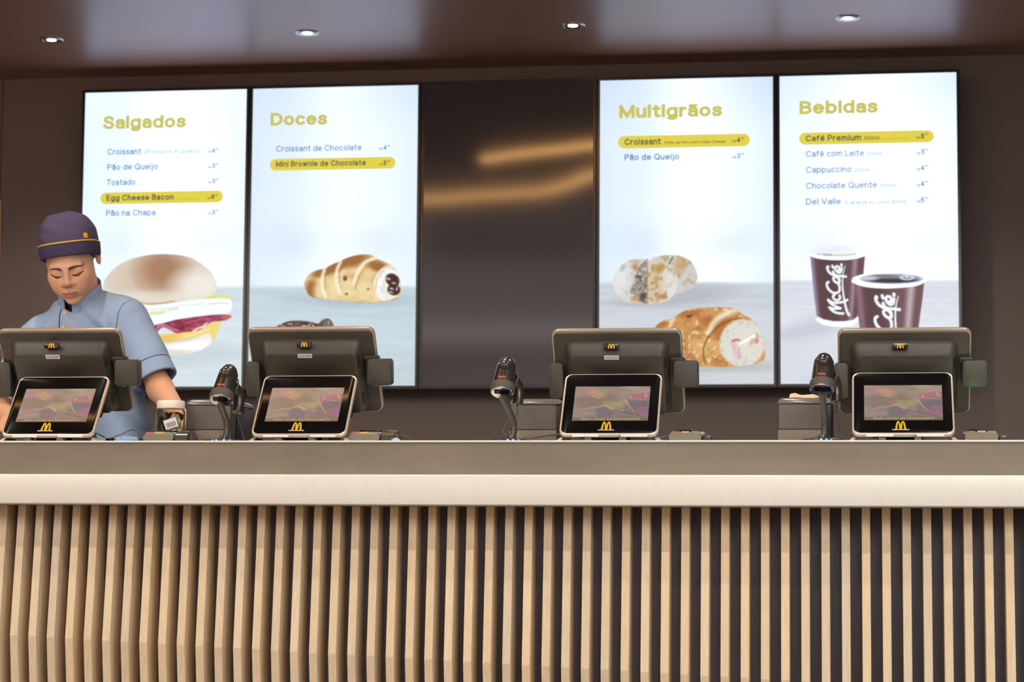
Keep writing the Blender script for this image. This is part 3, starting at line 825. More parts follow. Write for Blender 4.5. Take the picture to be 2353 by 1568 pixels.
def logo_strokes(p, f, k, parts, within, col=(238, 243, 238)):
    w = 41/7.466*k
    S = {
     'M': ([(655, 1275), (560, 1268), (480, 1235), (418, 1172)], [(418, 1172), (490, 1193), (605, 1186)], [(605, 1186), (520, 1150), (440, 1100), (395, 1042)], [(395, 1042), (470, 1085), (560, 1090), (670, 1072), (724, 1040)]),
     'c': ([(505, 955), (478, 975), (488, 1012), (530, 1045), (578, 1038), (600, 1005), (590, 968)],),
     'C': ([(402, 735), (376, 752), (378, 810), (412, 868), (480, 918), (555, 918), (590, 880), (590, 810), (570, 765)],),
     'a': ([(585, 722), (585, 680), (540, 645), (488, 656), (495, 706), (545, 748), (590, 738), (575, 680), (540, 650)],),
     'f': ([(398, 482), (384, 470), (386, 520), (436, 588), (520, 622), (620, 632), (700, 642)],),
     'e': ([(545, 548), (590, 522), (578, 478), (530, 468), (520, 515), (565, 570), (610, 562), (625, 500)],),
     'acc': ([(466, 455), (480, 490)], [(622, 432), (626, 455)], [(480, 555), (500, 600), (560, 640)]),
    }
    for key in parts:
        for st in S[key]:
            q = [f(*v) for v in st]
            p.stroke(q, w, col, 0.8, 1.0, within, 5)
    p.stroke([f(*v) for v in [(684, 462), (655, 570), (642, 700), (646, 850), (665, 1000), (690, 1130), (720, 1240), (752, 1300)]], w*0.85, col, 0.8, 1.0, within, 5, (0.35, 1.35))

def paint_drinks(p):
    menu_background(p, (253, 254, 253), (236, 243, 254), (220, 234, 254), (214, 220, 231), 640, 1793, 2204, 9)
    w = np.clip((p.Y-640)/60, 0, 1)*np.clip((p.Y-640)/10, 0, 1)
    p.mix((214, 219, 228), w*np.clip((p.Y-745)/60, 0, 1)*0.7)
    p.poly([(1790, 762), (1840, 740), (1880, 728), (1930, 745), (1935, 757), (1880, 775), (1800, 785)], (194, 198, 214), 14, 0.75, 3)
    # rear cup
    p.ell(1924, 580, 66, 18, (238, 241, 250), 0, 0.2, 1)
    p.ell(1910, 574, 40, 10, (226, 232, 248), -4, 0.9, 0.7)
    p.stroke([(1878, 584), (1900, 586), (1930, 587), (1965, 584)], 2.6, (206, 184, 140), 1.6, 0.8)
    p.stroke([(1893, 585), (1902, 586), (1910, 586)], 3, (150, 120, 84), 1.4, 0.7)
    base = [(1878, 730), (1971, 728), (1968, 742), (1955, 749), (1930, 752), (1900, 749), (1882, 742)]
    p.poly(base, (244, 246, 250), 1, 1, 2)
    body = [(1862, 588), (1875, 593), (1895, 596), (1925, 597.5), (1955, 596), (1975, 592), (1987.5, 588), (1984, 630), (1978, 680), (1971, 727), (1960, 735), (1940, 738.5), (1915, 738.5), (1892, 734), (1877, 726), (1871, 680), (1866, 630)]
    a = p.poly(body, (84, 56, 60), 1.0, 1, 0)
    u = (p.X-(1862+(p.Y-588)*0.108))/np.maximum((1987.5-(p.Y-588)*0.118)-(1862+(p.Y-588)*0.108), 1)
    p.mix((160, 144, 178), np.exp(-((u-0.0)/0.07)**2)*a*0.9)
    p.mix((116, 80, 86), np.exp(-((u-0.64)/0.14)**2)*a*0.6)
    p.mix((170, 144, 166), np.exp(-((u-0.83)/0.06)**2)*a*0.8)
    p.mix((128, 84, 98), np.exp(-((u-1.0)/0.07)**2)*a*0.7)
    p.stroke([(1861, 586), (1878, 591.5), (1900, 594.5), (1925, 595.5), (1950, 594.5), (1972, 591), (1988, 586)], 5.5, (250, 252, 250), 1, 1)
    g = lambda x, y: (1850+x/7.466, 550+y/7.466)
    logo_strokes(p, g, 1.0, ('M', 'c', 'C', 'a', 'f', 'e', 'acc'), a)
    # front cup
    p.ell(2043, 643, 85.5, 17.5, (250, 251, 253), 0, 0.06, 1)
    ci = p.ell(2048, 641, 70, 11.5, (150, 150, 188), 0, 0.2, 1)
    p.ell(2050, 645, 58, 5, (40, 44, 46), 0, 0.5, 1, ci)
    p.ell(2030, 636, 40, 5, (120, 104, 92), 4, 0.9, 0.7, ci)
    p.ell(1998, 640, 20, 5, (222, 228, 234), 0, 0.9, 0.7, ci)
    p.ell(2084, 638, 17, 6.5, (210, 216, 226), 0, 0.3, 0.95, ci); p.ell(2084, 638, 9, 3.4, (120, 116, 130), 0, 0.5, 0.8, ci); p.ell(2084, 636, 4, 2, (240, 244, 246), 0, 0.5, 0.9, ci)
    body = [(1963.5, 651), (1978, 656), (2000, 660), (2030, 662), (2065, 661), (2095, 658), (2112, 654), (2123.5, 649), (2119, 690), (2112, 740), (2106, 790), (2102, 830), (1984, 830), (1980, 790), (1974, 740), (1968, 690)]
    a = p.poly(body, (86, 58, 61), 1.0, 1, 0)
    u = (p.X-(1963.5+(p.Y-651)*0.12))/np.maximum((2123.5-(p.Y-651)*0.125)-(1963.5+(p.Y-651)*0.12), 1)
    p.mix((152, 116, 126), np.exp(-((u-0.05)/0.06)**2)*a*0.8)
    p.mix((124, 86, 90), np.exp(-((u-0.62)/0.16)**2)*a*0.7)
    p.mix((196, 178, 190), np.exp(-((u-0.82)/0.07)**2)*a*0.9)
    p.mix((136, 88, 98), np.exp(-((u-1.0)/0.08)**2)*a*0.7)
    p.stroke([(1960, 647), (1978, 654), (2000, 658), (2030, 660), (2065, 659), (2095, 656), (2112, 652), (2126, 645)], 6.5, (251, 253, 251), 1, 1)
    g2 = lambda x, y: (1850+(1235+(x-400)*1.29)/7.466, 550+(1000+(y-480)*1.29)/7.466)
    logo_strokes(p, g2, 1.27, ('C', 'a', 'f', 'e', 'acc'), a)

# --- first screen
s = make_screen(0, 'lit menu screen headed Salgados with a bacon egg burger picture', paint_savoury)
s.text('heading', M_HEAD, 'Salgados', 235.8, 427.8, 296.6, 293.6, 30, 0.215, gap=0.07)
s.text('menu_item', M_INK, 'Croissant', 247, 324, 356.2, 354.4, 14, 0.15)
s.text('item_note', M_INK2, '(Presunto e Queijo)', 331.8, 458, 353.6, 351, 9.5, 0.12)
s.text('menu_item', M_INK, 'Pão de Queijo', 246.3, 362.6, 390.9, 389, 13.5, 0.15); s.lead(M_INK2, 374, 457, 386.5)
s.text('menu_item', M_INK, 'Tostado', 245.4, 310.6, 426, 425, 13.5, 0.15); s.lead(M_INK2, 320, 456, 423)
s.bar(230.2, 512.6, 442.2, 469, 438.4, 465.7)
s.text('menu_item', M_INKD, 'Egg Cheese Bacon', 244.3, 398.8, 461.8, 459.5, 13.5, 0.19); s.lead(M_INKD, 408, 458, 457.5)
s.text('menu_item', M_INK, 'Pão na Chapa', 243.6, 357.5, 496.8, 494.6, 13.5, 0.15); s.lead(M_INK2, 367, 456, 493)
for y, d in ((351.2, '4'), (386.4, '3'), (421.6, '3'), (493.2, '3')): s.price(M_INK, d, 478, 502.3, y, 11, 0.16)
s.price(M_INKD, '6', 477, 500.5, 457.6, 11, 0.2)
# --- second screen
s = make_screen(1, 'lit menu screen headed Doces with a chocolate croissant picture', paint_sweet)
s.text('heading', M_HEAD, 'Doces', 621.5, 752.4, 288.8, 286.8, 29.5, 0.215, gap=0.07)
s.text('menu_item', M_INK, 'Croissant de Chocolate', 634.6, 831, 348.6, 345.6, 13.5, 0.14); s.lead(M_INK2, 838, 853, 344)
s.price(M_INK, '4', 871.5, 896.5, 344.6, 11, 0.17)
s.bar(619.7, 909, 364.8, 392.2, 361, 387.8)
s.text('menu_item', M_INKD, 'Mini Brownie de Chocolate', 633.5, 840.6, 383.4, 380.6, 13, 0.18); s.lead(M_INKD, 846, 855, 379.5)
s.price(M_INKD, '3', 871, 896, 380, 11, 0.2)
# --- third screen, switched off
make_screen(2, 'switched off black menu screen in the middle of the row')
# --- fourth screen
s = make_screen(3, 'lit menu screen headed Multigrãos with grainy pastries', paint_multigrain)
s.text('heading', M_HEAD, 'Multigrãos', 1421.5, 1660.4, 271.8, 267.4, 30.5, 0.215, gap=0.07)
s.bar(1420.2, 1723.3, 312.7, 341.4, 307, 336.4)
s.text('menu_item', M_INKD, 'Croissant', 1435.3, 1518.5, 333.6, 332, 14.5, 0.18)
s.text('item_note', M_INKD, '(Peito de Peru com Cream Cheese)', 1527.6, 1667.3, 330.6, 328.8, 6.4, 0.15)
s.price(M_INKD, '4', 1682.7, 1710.2, 327.4, 11.5, 0.2)
s.text('menu_item', M_INK, 'Pão de Queijo', 1435.3, 1560.5, 368.6, 366.6, 14, 0.165); s.lead(M_INK2, 1567, 1664, 365)
s.price(M_INK, '3', 1683.4, 1709.8, 364.2, 12, 0.16)
s.text('small_print', M_INK2, 'Imagens ilustrativas', 1606, 1633, 864.5, 864, 2.2, 0.14)
# --- fifth screen
s = make_screen(4, 'lit menu screen headed Bebidas with two brown coffee cups', paint_drinks)
s.text('heading', M_HEAD, 'Bebidas', 1837.2, 2017.8, 262.6, 259.2, 30.5, 0.215, gap=0.07)
s.bar(1836, 2145.9, 305.7, 333, 298.4, 327)
s.text('menu_item', M_INKD, 'Café Premium', 1851.4, 1978.8, 325.4, 322.6, 14, 0.18)
s.text('item_note', M_INKD, '200ml', 1984.7, 2020.1, 322.2, 321, 9, 0.15); s.lead(M_INKD, 2024, 2088, 319)
s.price(M_INKD, '3', 2105, 2133, 319, 12.5, 0.2)
for nm, x1, y0, y1, sx0, sx1, d, yp, mm in (('Café com Leite', 1985.2, 360.7, 358.6, 1992.3, 2026.7, '3', 355, '200ml'), ('Cappuccino', 1956.4, 397.3, 395.5, 1963.5, 1997.7, '4', 392, '200ml'),
        ('Chocolate Quente', 2015.4, 433.9, 431.6, 2022, 2056.7, '4', 428.5, '200ml'), ('Del Valle', 1932.1, 470.9, 469.4, 1943.4, 2082, '6', 465.8, '(Laranja ou Uva) 300ml')):
    s.text('menu_item', M_INK, nm, 1852.3, x1, y0, y1, 14, 0.135)
    s.text('item_note', M_INK2, mm, sx0, sx1, y1-0.3, y1-1.2, 8.8, 0.13)
    s.price(M_INK, d, 2106, 2133, yp, 12.5, 0.17)
for yy in (869, 876): s.text('small_print', M_INK2, 'Imagens ilustrativas', 1840, 1866, yy, yy-0.3, 2.6, 0.14)
# ------------------------------------------------------------------ equipment on the counter
M_PLAST = mat('dark grey moulded plastic', (66, 60, 54), 0.42, spec=0.5, bump=0.12, nscale=(900, 900, 900))
M_PLAST2 = mat('black plastic', (30, 28, 27), 0.38, spec=0.5)
M_RIM = mat('satin light rim', (196, 182, 168), 0.30, metal=0.35)
M_RIMT = mat('satin taupe rim', (172, 158, 144), 0.28, metal=0.35)
M_GLASS = mat('black display glass', (10, 10, 12), 0.12, spec=0.25)
M_PRN = mat('grey printer plastic', (92, 86, 80), 0.40, spec=0.5, bump=0.08, nscale=(800, 800, 800))
M_PRNL = mat('taupe printer plastic', (120, 108, 92), 0.40, spec=0.5)
M_GLOSSB = mat('glossy black shell', (46, 41, 37), 0.22, spec=0.7)
M_RUBBER = mat('dark rubber', (78, 70, 62), 0.6)
M_NECK = mat('flexible metal neck', (92, 88, 84), 0.28, metal=0.6)
M_BASE = mat('blue black gloss base', (52, 58, 78), 0.16, spec=0.7)
M_CHR = mat('chrome', (210, 214, 226), 0.10, metal=1.0)
M_GOLD = mat('golden yellow print', (255, 196, 40), 0.4)
M_GOLDL = emis('lit golden arch', (250, 196, 48), 0.85)
M_STICK = mat('white sticker', (226, 222, 224), 0.45)
M_STXT = mat('sticker print', (120, 116, 124), 0.5)
M_BADGE = mat('black gloss badge', (14, 12, 14), 0.12, spec=0.7)
M_LEDG = emis('green status lamp', (30, 120, 50), 1.0)
M_LEDR = emis('red scan lamp', (220, 110, 90), 0.8)
M_CABLE = mat('grey cable', (84, 76, 66), 0.4)
M_CABLEB = mat('black cable', (34, 32, 32), 0.4)
M_BLUE = mat('pale blue cloth', (120, 156, 206), 0.6)
M_TXT = emis('pale screen writing', (206, 192, 140), 0.75)

def arches(name, fr, cu, v0, w, h, t, parent, m, th=0.0012, thick=0.0012):
    """two golden arches drawn as raised ribbons on a frame, standing on v0"""
    bm = bmesh.new()
    for sgn in (-1, 1):
        c = cu+sgn*w*0.25; a = w*0.25
        path = []
        for k in range(17):
            s = -1+2*k/16
            path.append((c+a*0.90*s, v0+h*(1-abs(s)**2.3)))
        n = len(path); L = []; R = []
        for k in range(n):
            dx = path[min(k+1, n-1)][0]-path[max(k-1, 0)][0]; dy = path[min(k+1, n-1)][1]-path[max(k-1, 0)][1]
            l = math.hypot(dx, dy); nx, ny = -dy/l, dx/l
            tt = t*(0.62+0.5*abs(-1+2*k/16))
            L.append((path[k][0]+nx*tt/2, path[k][1]+ny*tt/2)); R.append((path[k][0]-nx*tt/2, path[k][1]-ny*tt/2))
        loop = L+R[::-1]
        for k in range(n-1):
            q = [L[k], L[k+1], R[k+1], R[k]]
            lo = [bm.verts.new(fr.p(*x, th)) for x in q]; hi = [bm.verts.new(fr.p(*x, th+thick)) for x in q]
            bm.faces.new(hi); bm.faces.new(lo[::-1])
            for e in range(4): bm.faces.new((lo[e], lo[(e+1) % 4], hi[(e+1) % 4], hi[e]))
    bmesh.ops.remove_doubles(bm, verts=bm.verts, dist=1e-6)
    return obj(name, bm, m, parent, None)

def flat_text(name, s, fr, u0, u1, v0, cap, n, m, parent, w=0.14, shear=0.0):
    V, Fc = text_geo(s, w, shear)
    x0, x1 = V[:, 0].min(), V[:, 0].max(); k = (u1-u0)/(x1-x0)
    return pyobj(name, [fr.p(u0+(a-x0)*k, v0+b*cap, n) for a, b in V], Fc, m, parent)

# ---- till terminals seen from behind
TILT = math.radians(35)
def make_till(label, sticker, seed):
    t = thing('till_terminal', label, 'till', (0, 0, 0), 0, 'till terminals along the counter')
    W2, HT = 0.352, 0.262
    # frame: origin at the middle of the top edge, v down the back
    fr = Frame((0, 0, 0.318), (1, 0, 0), (0, -math.sin(TILT), math.cos(TILT)), (0, -math.cos(TILT), -math.sin(TILT)))
    bm = bmesh.new()
    plate(bm, fr, rrect(W2, HT, 0.020, 6, 0, -HT/2), -0.017, 0.000, 0.005)
    obj('bezel_frame', bm, M_RIMT, t)
    bm = bmesh.new()
    plate(bm, fr, rrect(W2-0.010, HT-0.010, 0.016, 6, 0, -HT/2), -0.004, 0.006, 0.004)
    obj('back_cover', bm, M_PLAST, t)
    bm = bmesh.new()
    plate(bm, fr, rrect(W2-0.02, HT-0.02, 0.012, 6, 0, -HT/2), -0.019, -0.0165, 0.001)
    obj('touch_screen', bm, M_GLASS, t)
    # raised computer housing with sloping shoulders and a hollowed face
    bm = bmesh.new(); L = []
    for (w, h, r, cy, n) in ((0.282, 0.222, 0.024, -0.140, 0.003), (0.280, 0.220, 0.024, -0.140, 0.012), (0.272, 0.212, 0.022, -0.141, 0.020), (0.252, 0.186, 0.014, -0.148, 0.040), (0.246, 0.180, 0.012, -0.149, 0.042)):
        L.append([fr.p(*q, n) for q in rrect(w, h, r, 6, 0, cy)])
    for (w, h, r, cy, n) in ((0.20, 0.13, 0.03, -0.150, 0.041), (0.15, 0.085, 0.03, -0.150, 0.034), (0.09, 0.04, 0.018, -0.152, 0.026)):
        L.append([fr.p(*q, n) for q in rrect(w, h, r, 6, 0, cy)])
    loft(bm, L, True, True)
    hs = obj('computer_housing', bm, M_PLAST, t, math.radians(50))
    for v in (-0.100, -0.215):
        o_ = np.array(fr.p(0.1312, v, 0.0300)); dn = fr.n*0.020-fr.u*0.010; dn /= np.linalg.norm(dn); nn = fr.u*0.020+fr.n*0.010; nn /= np.linalg.norm(nn)
        f3 = Frame(o_, dn, fr.v, nn); bm = bmesh.new()
        for k in range(8): plate(bm, f3, [(0.007, 0.0042*k), (0.007, 0.0042*k+0.0018), (-0.007, 0.0042*k+0.0018), (-0.007, 0.0042*k)], -0.001, 0.0003)
        obj('vent', bm, M_PLAST2, hs)
    # mounting plate hollow on the back
    bm = bmesh.new(); plate(bm, fr, rrect(0.088, 0.040, 0.006, 4, 0, -0.150), 0.022, 0.0285, 0.001)
    obj('mount_plate', bm, M_PLAST2, t)
    # badge and sticker
    bf = Frame(fr.p(-0.012, -0.033, 0.0365), fr.u, np.array([0, -math.sin(TILT-0.85), math.cos(TILT-0.85)]), np.array([0, -math.cos(TILT-0.85), -math.sin(TILT-0.85)]))
    bf.v = np.array([0, -0.05, 0.9987]); bf.n = np.array([0, -0.9987, -0.05])
    bm = bmesh.new(); plate(bm, bf, rrect(0.040, 0.0150, 0.001, 2, 0, 0.004), -0.006, 0.004, 0.0006)
    bd = obj('badge', bm, M_BADGE, t)
    arches('arches', bf, 0.001, -0.0025, 0.016, 0.0125, 0.0024, bd, M_GOLD, 0.0038, 0.001)
    if sticker:
        sf = Frame(fr.p(-0.012, -0.060, 0.0425), fr.u, fr.v, fr.n)
        bm = bmesh.new(); plate(bm, sf, rrect(0.040, 0.0125, 0.0015, 3, 0, 0), 0, 0.0008)
        st = obj('sticker', bm, M_STICK, t)
        flat_text('sticker_print', 'SAMSUNG', sf, -0.0175, 0.003, -0.0022, 0.0042, 0.0011, M_STXT, st, 0.16)
        flat_text('sticker_print', 'pay', sf, 0.0045, 0.0175, -0.0022, 0.0070, 0.0011, M_STXT, st, 0.13)
    # card swipe box on the right edge
    def side_box(name, u0, u1, v0, v1, n0, n1, m, r):
        f2 = Frame(fr.p(0, 0, 0), (1, 0, 0), (0, -0.12, 0.993), (0, -0.993, -0.12))
        bm = bmesh.new(); plate(bm, f2, rrect(u1-u0, v1-v0, r, 5, (u0+u1)/2, (v0+v1)/2), n0, n1, 0.003)
        return obj(name, bm, m, t)
    cr = side_box('card_reader', 0.152, 0.218, -0.155, -0.083, -0.060, -0.018, M_PLAST, 0.010)
    bm = bmesh.new(); f2 = Frame(fr.p(0, 0, 0), (1, 0, 0), (0, -0.12, 0.993), (0, -0.993, -0.12))
    plate(bm, f2, rrect(0.040, 0.016, 0.006, 4, 0.162, -0.082), -0.056, -0.020, 0.003)
    obj('reader_hinge', bm, M_PLAST2, cr)
    bm = bmesh.new(); plate(bm, f2, rrect(0.007, 0.002, 0.0009, 3, 0.176, -0.1555), -0.050, -0.0185, 0.0004)
    obj('status_lamp', bm, M_LEDG, cr)
    # slim reader on the left edge
    side_box('side_module', -0.186, -0.148, -0.185, -0.088, -0.070, -0.028, M_PLAST, 0.010)
    # underside bracket with grey label and stand
    bm = bmesh.new()
    plate(bm, fr, rrect(0.140, 0.05, 0.005, 3, 0.03, -0.222), 0.040, 0.058, 0.003)
    obj('connector_cover', bm, M_PLAST2, t)
    bm = bmesh.new(); plate(bm, fr, rrect(0.030, 0.026, 0.002, 3, 0.085, -0.214), 0.0585, 0.0595)
    obj('rating_label', bm, mat('grey label', (150, 150, 152), 0.5), t)
    bm = bmesh.new()
    c = np.array(fr.p(0.0, -0.16, 0.03))
    L = [[(x*0.5+c[0], c[1]+y*0.03, c[2]) for x, y in ((-.12, -1), (.12, -1), (.12, 1), (-.12, 1))],
         [(x*0.5+c[0], c[1]+y*0.03+0.02, 0.06) for x, y in ((-.14, -1), (.14, -1), (.14, 1), (-.14, 1))],
         [(x*0.5+c[0], c[1]+y*0.04+0.02, 0.016) for x, y in ((-.16, -1), (.16, -1), (.16, 1), (-.16, 1))]]
    loft(bm, L)
    obj('stand_neck', bm, M_PLAST2, t)
    bm = newbox((-0.13, c[1]-0.07, 0.0), (0.13, c[1]+0.13, 0.016), 0.005, 3)
    obj('stand_base', bm, M_PLAST2, t)
    return t

def place_till(px_mid, py_top, Y, label, sticker, seed=0):
    P = at(px_mid, py_top, Y)
    t = make_till(label, sticker, seed)
    t.location = (P[0], P[1], TOP)
    return t
# the top edge of each back is level with the photo: 0.318 above the worktop
for px, Y, lab, st in ((132.5, -2.985, 'till terminal in front of the person, at the left end', True),
                       (711.5, -2.965, 'till terminal below the sweet pastries screen', True),
                       (1415.5, -2.860, 'till terminal below the multigrain screen', True),
                       (2078.0, -2.815, 'till terminal below the coffee cups, without a white sticker', False)):
    place_till(px, 764, Y, lab, st)
def reader_glow(px, Y, power):
    X = at(px, 764, Y)[0]
    spot('reader_status_glow', (X+0.188, Y-0.035, TOP+0.150), power, (0.12, 1.0, 0.25), 3.0, 1.0, 0.004, (X+0.178, Y+0.03, TOP+0.19))
reader_glow(2078.0, -2.815, 0.05); reader_glow(132.5, -2.985, 0.02); reader_glow(1415.5, -2.860, 0.012)

# ---- customer facing displays
DT = math.radians(39)
def paint_display(p):
    X, Y = p.X, p.Y   # 0..1 across, 0..1 downwards
    p.C[:] = ramp(Y*0.8+X*0.2, [(0, (150, 134, 118)), (0.4, (146, 128, 112)), (0.7, (128, 110, 108)), (1, (122, 104, 98))])
    p.shade(p.noise(0.25, 0.2, 3, 2), 26, 1)
    blur = 0.012
    p.ell(0.12, 0.15, 0.16, 0.16, (158, 122, 118), 20, 1.0, 0.7)
    p.ell(0.27, 0.18, 0.10, 0.08, (196, 142, 100), 25, 0.9, 0.6)
    p.ell(0.35, 0.26, 0.05, 0.045, (190, 140, 100), 30, 0.9, 0.6)
    p.poly([(0.0, 0.33), (0.12, 0.28), (0.34, 0.32), (0.40, 0.45), (0.36, 0.62), (0.1, 0.60), (0.0, 0.55)], (122, 106, 96), 0.05, 0.6)
    p.stroke([(0.24, 0.28), (0.29, 0.31), (0.34, 0.34)], 0.025, (190, 180, 150), 0.012, 0.6)
    p.ell(0.38, 0.50, 0.055, 0.065, (156, 104, 108), 0, 0.8, 0.7)
    for y in (0.35, 0.385, 0.42): p.stroke([(0.42, y), (0.62, y)], 0.012, (112, 106, 90), 0.008, 0.6, n=0)
    p.poly([(0.40, 0.44), (0.66, 0.44), (0.68, 0.60), (0.42, 0.62)], (158, 146, 92), 0.03, 0.6)
    p.stroke([(0.60, 0.52), (0.66, 0.70)], 0.012, (176, 164, 120), 0.01, 0.5, n=0)
    p.stroke([(0.10, 0.70), (0.22, 0.63), (0.34, 0.60), (0.41, 0.55), (0.46, 0.60), (0.52, 0.66)], 0.022, (196, 164, 112), 0.012, 0.8)
    p.ell(0.12, 0.70, 0.05, 0.05, (168, 112, 104), -20, 0.8, 0.6)
    p.poly([(0.34, 0.62), (0.44, 0.60), (0.56, 0.74), (0.52, 0.90), (0.33, 0.90), (0.29, 0.72)], (108, 92, 104), 0.03, 0.7)
    p.stroke([(0.48, 0.64), (0.56, 0.70), (0.64, 0.72)], 0.03, (180, 164, 116), 0.02, 0.55)
    p.stroke([(0.54, 0.69), (0.70, 0.77), (0.95, 0.88)], 0.022, (92, 78, 78), 0.015, 0.75)
    p.poly([(0.70, 0.38), (0.98, 0.42), (1.02, 0.60), (0.86, 0.62), (0.78, 0.76), (0.72, 0.56)], (104, 94, 104), 0.02, 0.8)
    p.stroke([(0.69, 0.38), (0.72, 0.52), (0.80, 0.72)], 0.018, (186, 166, 112), 0.012, 0.8)
    p.poly([(0.68, 0.40), (0.70, 0.31), (0.78, 0.22), (0.88, 0.18), (1.0, 0.20), (1.0, 0.34), (0.86, 0.36), (0.76, 0.42)], (158, 100, 110), 0.02, 0.85)
    p.mix((206, 150, 140), np.clip((p.noise(0.05, 0.05, 8, 2)-0.05)*5, 0, 1)*p.ellmask(0.85, 0.29, 0.15, 0.11, 0, 0.3)*0.6)
    p.poly([(0.84, 0.62), (1.02, 0.57), (1.02, 0.84), (0.82, 0.80)], (148, 92, 114), 0.015, 0.85)
    p.ell(0.94, 0.72, 0.06, 0.09, (126, 96, 132), 0, 0.9, 0.6)
    band = np.clip((Y-0.90)/0.02, 0, 1); p.mix((112, 94, 68), band*0.75)
    p.shade(p.noise(0.03, 0.015, 5, 2), 10, 1)

M_DISP = emis_attr('dim welcome picture', 1.05, 0.5)
def make_display():
    t = thing('customer_display', 'x', 'customer display')
    W2, HT = 0.253, 0.214
    fr = Frame((0, 0, 0.0175), (1, 0, 0), (0, math.sin(DT), math.cos(DT)), (0, -math.cos(DT), math.sin(DT)))
    bm = bmesh.new(); plate(bm, fr, rrect(W2, HT, 0.019, 7, 0, HT/2), -0.013, 0.0, 0.0035)
    obj('bezel_rim', bm, M_RIM, t)
    bm = bmesh.new(); plate(bm, fr, rrect(W2-0.010, HT-0.010, 0.0155, 7, 0, HT/2), -0.004, 0.0012, 0.0006)
    g = obj('front_glass', bm, M_GLASS, t)
    u0, u1, v0, v1 = -0.096, 0.098, 0.046, 0.166
    nx, nz = 150, 96
    uu, vv = np.meshgrid(np.linspace(0, 1, nx), np.linspace(0, 1, nz))
    p = Painter(uu, 1-vv, (140, 124, 112)); paint_display(p)
    P3 = np.array([fr.p(u0+(u1-u0)*a, v0+(v1-v0)*b, 0.0018) for a, b in zip(uu.ravel(), vv.ravel())])
    d = grid_mesh('display_picture', P3, nx, nz, p.C.reshape(-1, 3), M_DISP, t)
    flat_text('welcome_line', 'Bem-vindo ao McDonald\'s', fr, -0.073, 0.077, 0.0485, 0.0072, 0.0024, M_TXT, d, 0.19)
    arches('arches', fr, -0.0065, 0.0145, 0.0235, 0.0265, 0.0042, t, M_GOLDL, 0.0014, 0.0012)
    bm = bmesh.new(); plate(bm, fr, rrect(0.042, 0.0026, 0.001, 2, -0.0065, 0.0135), 0.0012, 0.0030, 0.0004)
    obj('logo_bar', bm, M_RIM, t)
    for cu in (-0.058, 0.066):
        bm = bmesh.new(); plate(bm, Frame((0, -0.004, 0.0145), (1, 0, 0), (0, 0, 1), (0, -1, 0)), rrect(0.068, 0.0050, 0.0015, 2, cu, 0), -0.008, 0.001, 0.0005)
        obj('label_strip', bm, M_STICK, t)
    for cu in (-0.052, 0.036):
        obj('foot', newbox((cu-0.009, 0.0, 0.0), (cu+0.009, 0.03, 0.014), 0.002), M_PRN, t)
    bm = bmesh.new()
    loft(bm, [[(x, y, z) for x, y in ((-0.118, 0.012), (0.118, 0.012), (0.118, 0.15), (-0.118, 0.15))] for z in (0.0, 0.003)])
    obj('support_mat', bm, M_PLAST2, t)
    bm = bmesh.new()
    loft(bm, [[(-0.05, 0.055, 0.003), (0.05, 0.055, 0.003), (0.05, 0.14, 0.003), (-0.05, 0.14, 0.003)],
              [(-0.045, 0.100, 0.100), (0.045, 0.100, 0.100), (0.045, 0.118, 0.100), (-0.045, 0.118, 0.100)]])
    obj('easel_stand', bm, M_PLAST2, t)
    for s in (-1, 1):
        bm = bmesh.new()
        loft(bm, [[(s*0.122, 0.005, 0), (s*0.137, 0.005, 0), (s*0.137, 0.10, 0), (s*0.122, 0.10, 0)], [(s*0.116, 0.018, 0.012), (s*0.124, 0.018, 0.012), (s*0.124, 0.09, 0.012), (s*0.116, 0.09, 0.012)]])
        obj('silver_clamp', bm, M_RIM, t)
    return t
d0_ = make_display()
for k, (px, lab) in enumerate(((106.5, 'tilted customer display at the left end, in front of the person'), (684.5, 'tilted customer display below the sweet pastries screen'),
                               (1397.5, 'tilted customer display below the multigrain screen'), (2076, 'tilted customer display beside the rightmost scanner'))):
    d = d0_ if k == 0 else copy_tree(d0_)
    X = at(px, 998, -3.205)[0]
    d.location = (X, -3.205, TOP); d['label'] = lab; d['group'] = 'customer displays along the counter'

# ---- receipt printers
def make_printer():
    t = thing('receipt_printer', 'x', 'receipt printer')
    w, d, h = 0.142, 0.19, 0.128
    bm = newbox((-w/2, 0.004, 0.0), (w/2, d, h-0.014), 0.006, 3)
    obj('body', bm, M_PLAST2, t)
    bm = bmesh.new()
    L = []
    for z, ins in ((0.046, 0.0), (0.100, 0.001), (h-0.016, 0.003)):
        L.append([(-w/2+0.002+ins*0.4, 0.0+ins, z), (w/2-0.016-ins*0.4, 0.0+ins, z), (w/2-0.016, 0.02, z), (-w/2+0.002, 0.02, z)])
    loft(bm, L); bmesh.ops.bevel(bm, geom=list(bm.edges), offset=0.0015, segments=2, affect='EDGES')
    obj('front_cover', bm, M_PRN, t)
    obj('lower_panel', newbox((-w/2+0.001, -0.002, 0.004), (w/2-0.015, 0.02, 0.0445), 0.0015, 2), M_PRNL, t)
    bm = bmesh.new(); L = []
    for z, ins in ((h-0.015, 0.0), (h-0.010, 0.0), (h-0.003, 0.006), (h, 0.014)):
        L.append([(x, y, z) for x, y in rrect(w-2*ins*0.8, d-2*ins*0.8, 0.012, 5, 0, d/2)])
    loft(bm, L)
    obj('lid', bm, mat('glossy printer lid', (112, 104, 98), 0.14, spec=0.7), t)
    bm = bmesh.new(); plate(bm, Frame((0, 0, 0.03), (1, 0, 0), (0, 0, 1), (0, -1, 0)), rrect(0.06, 0.006, 0.002, 3, -0.02, -0.024), -0.002, 0.0035, 0.0005)
    obj('base_slot', bm, M_PLAST2, t)
    return t
pr0 = make_printer()
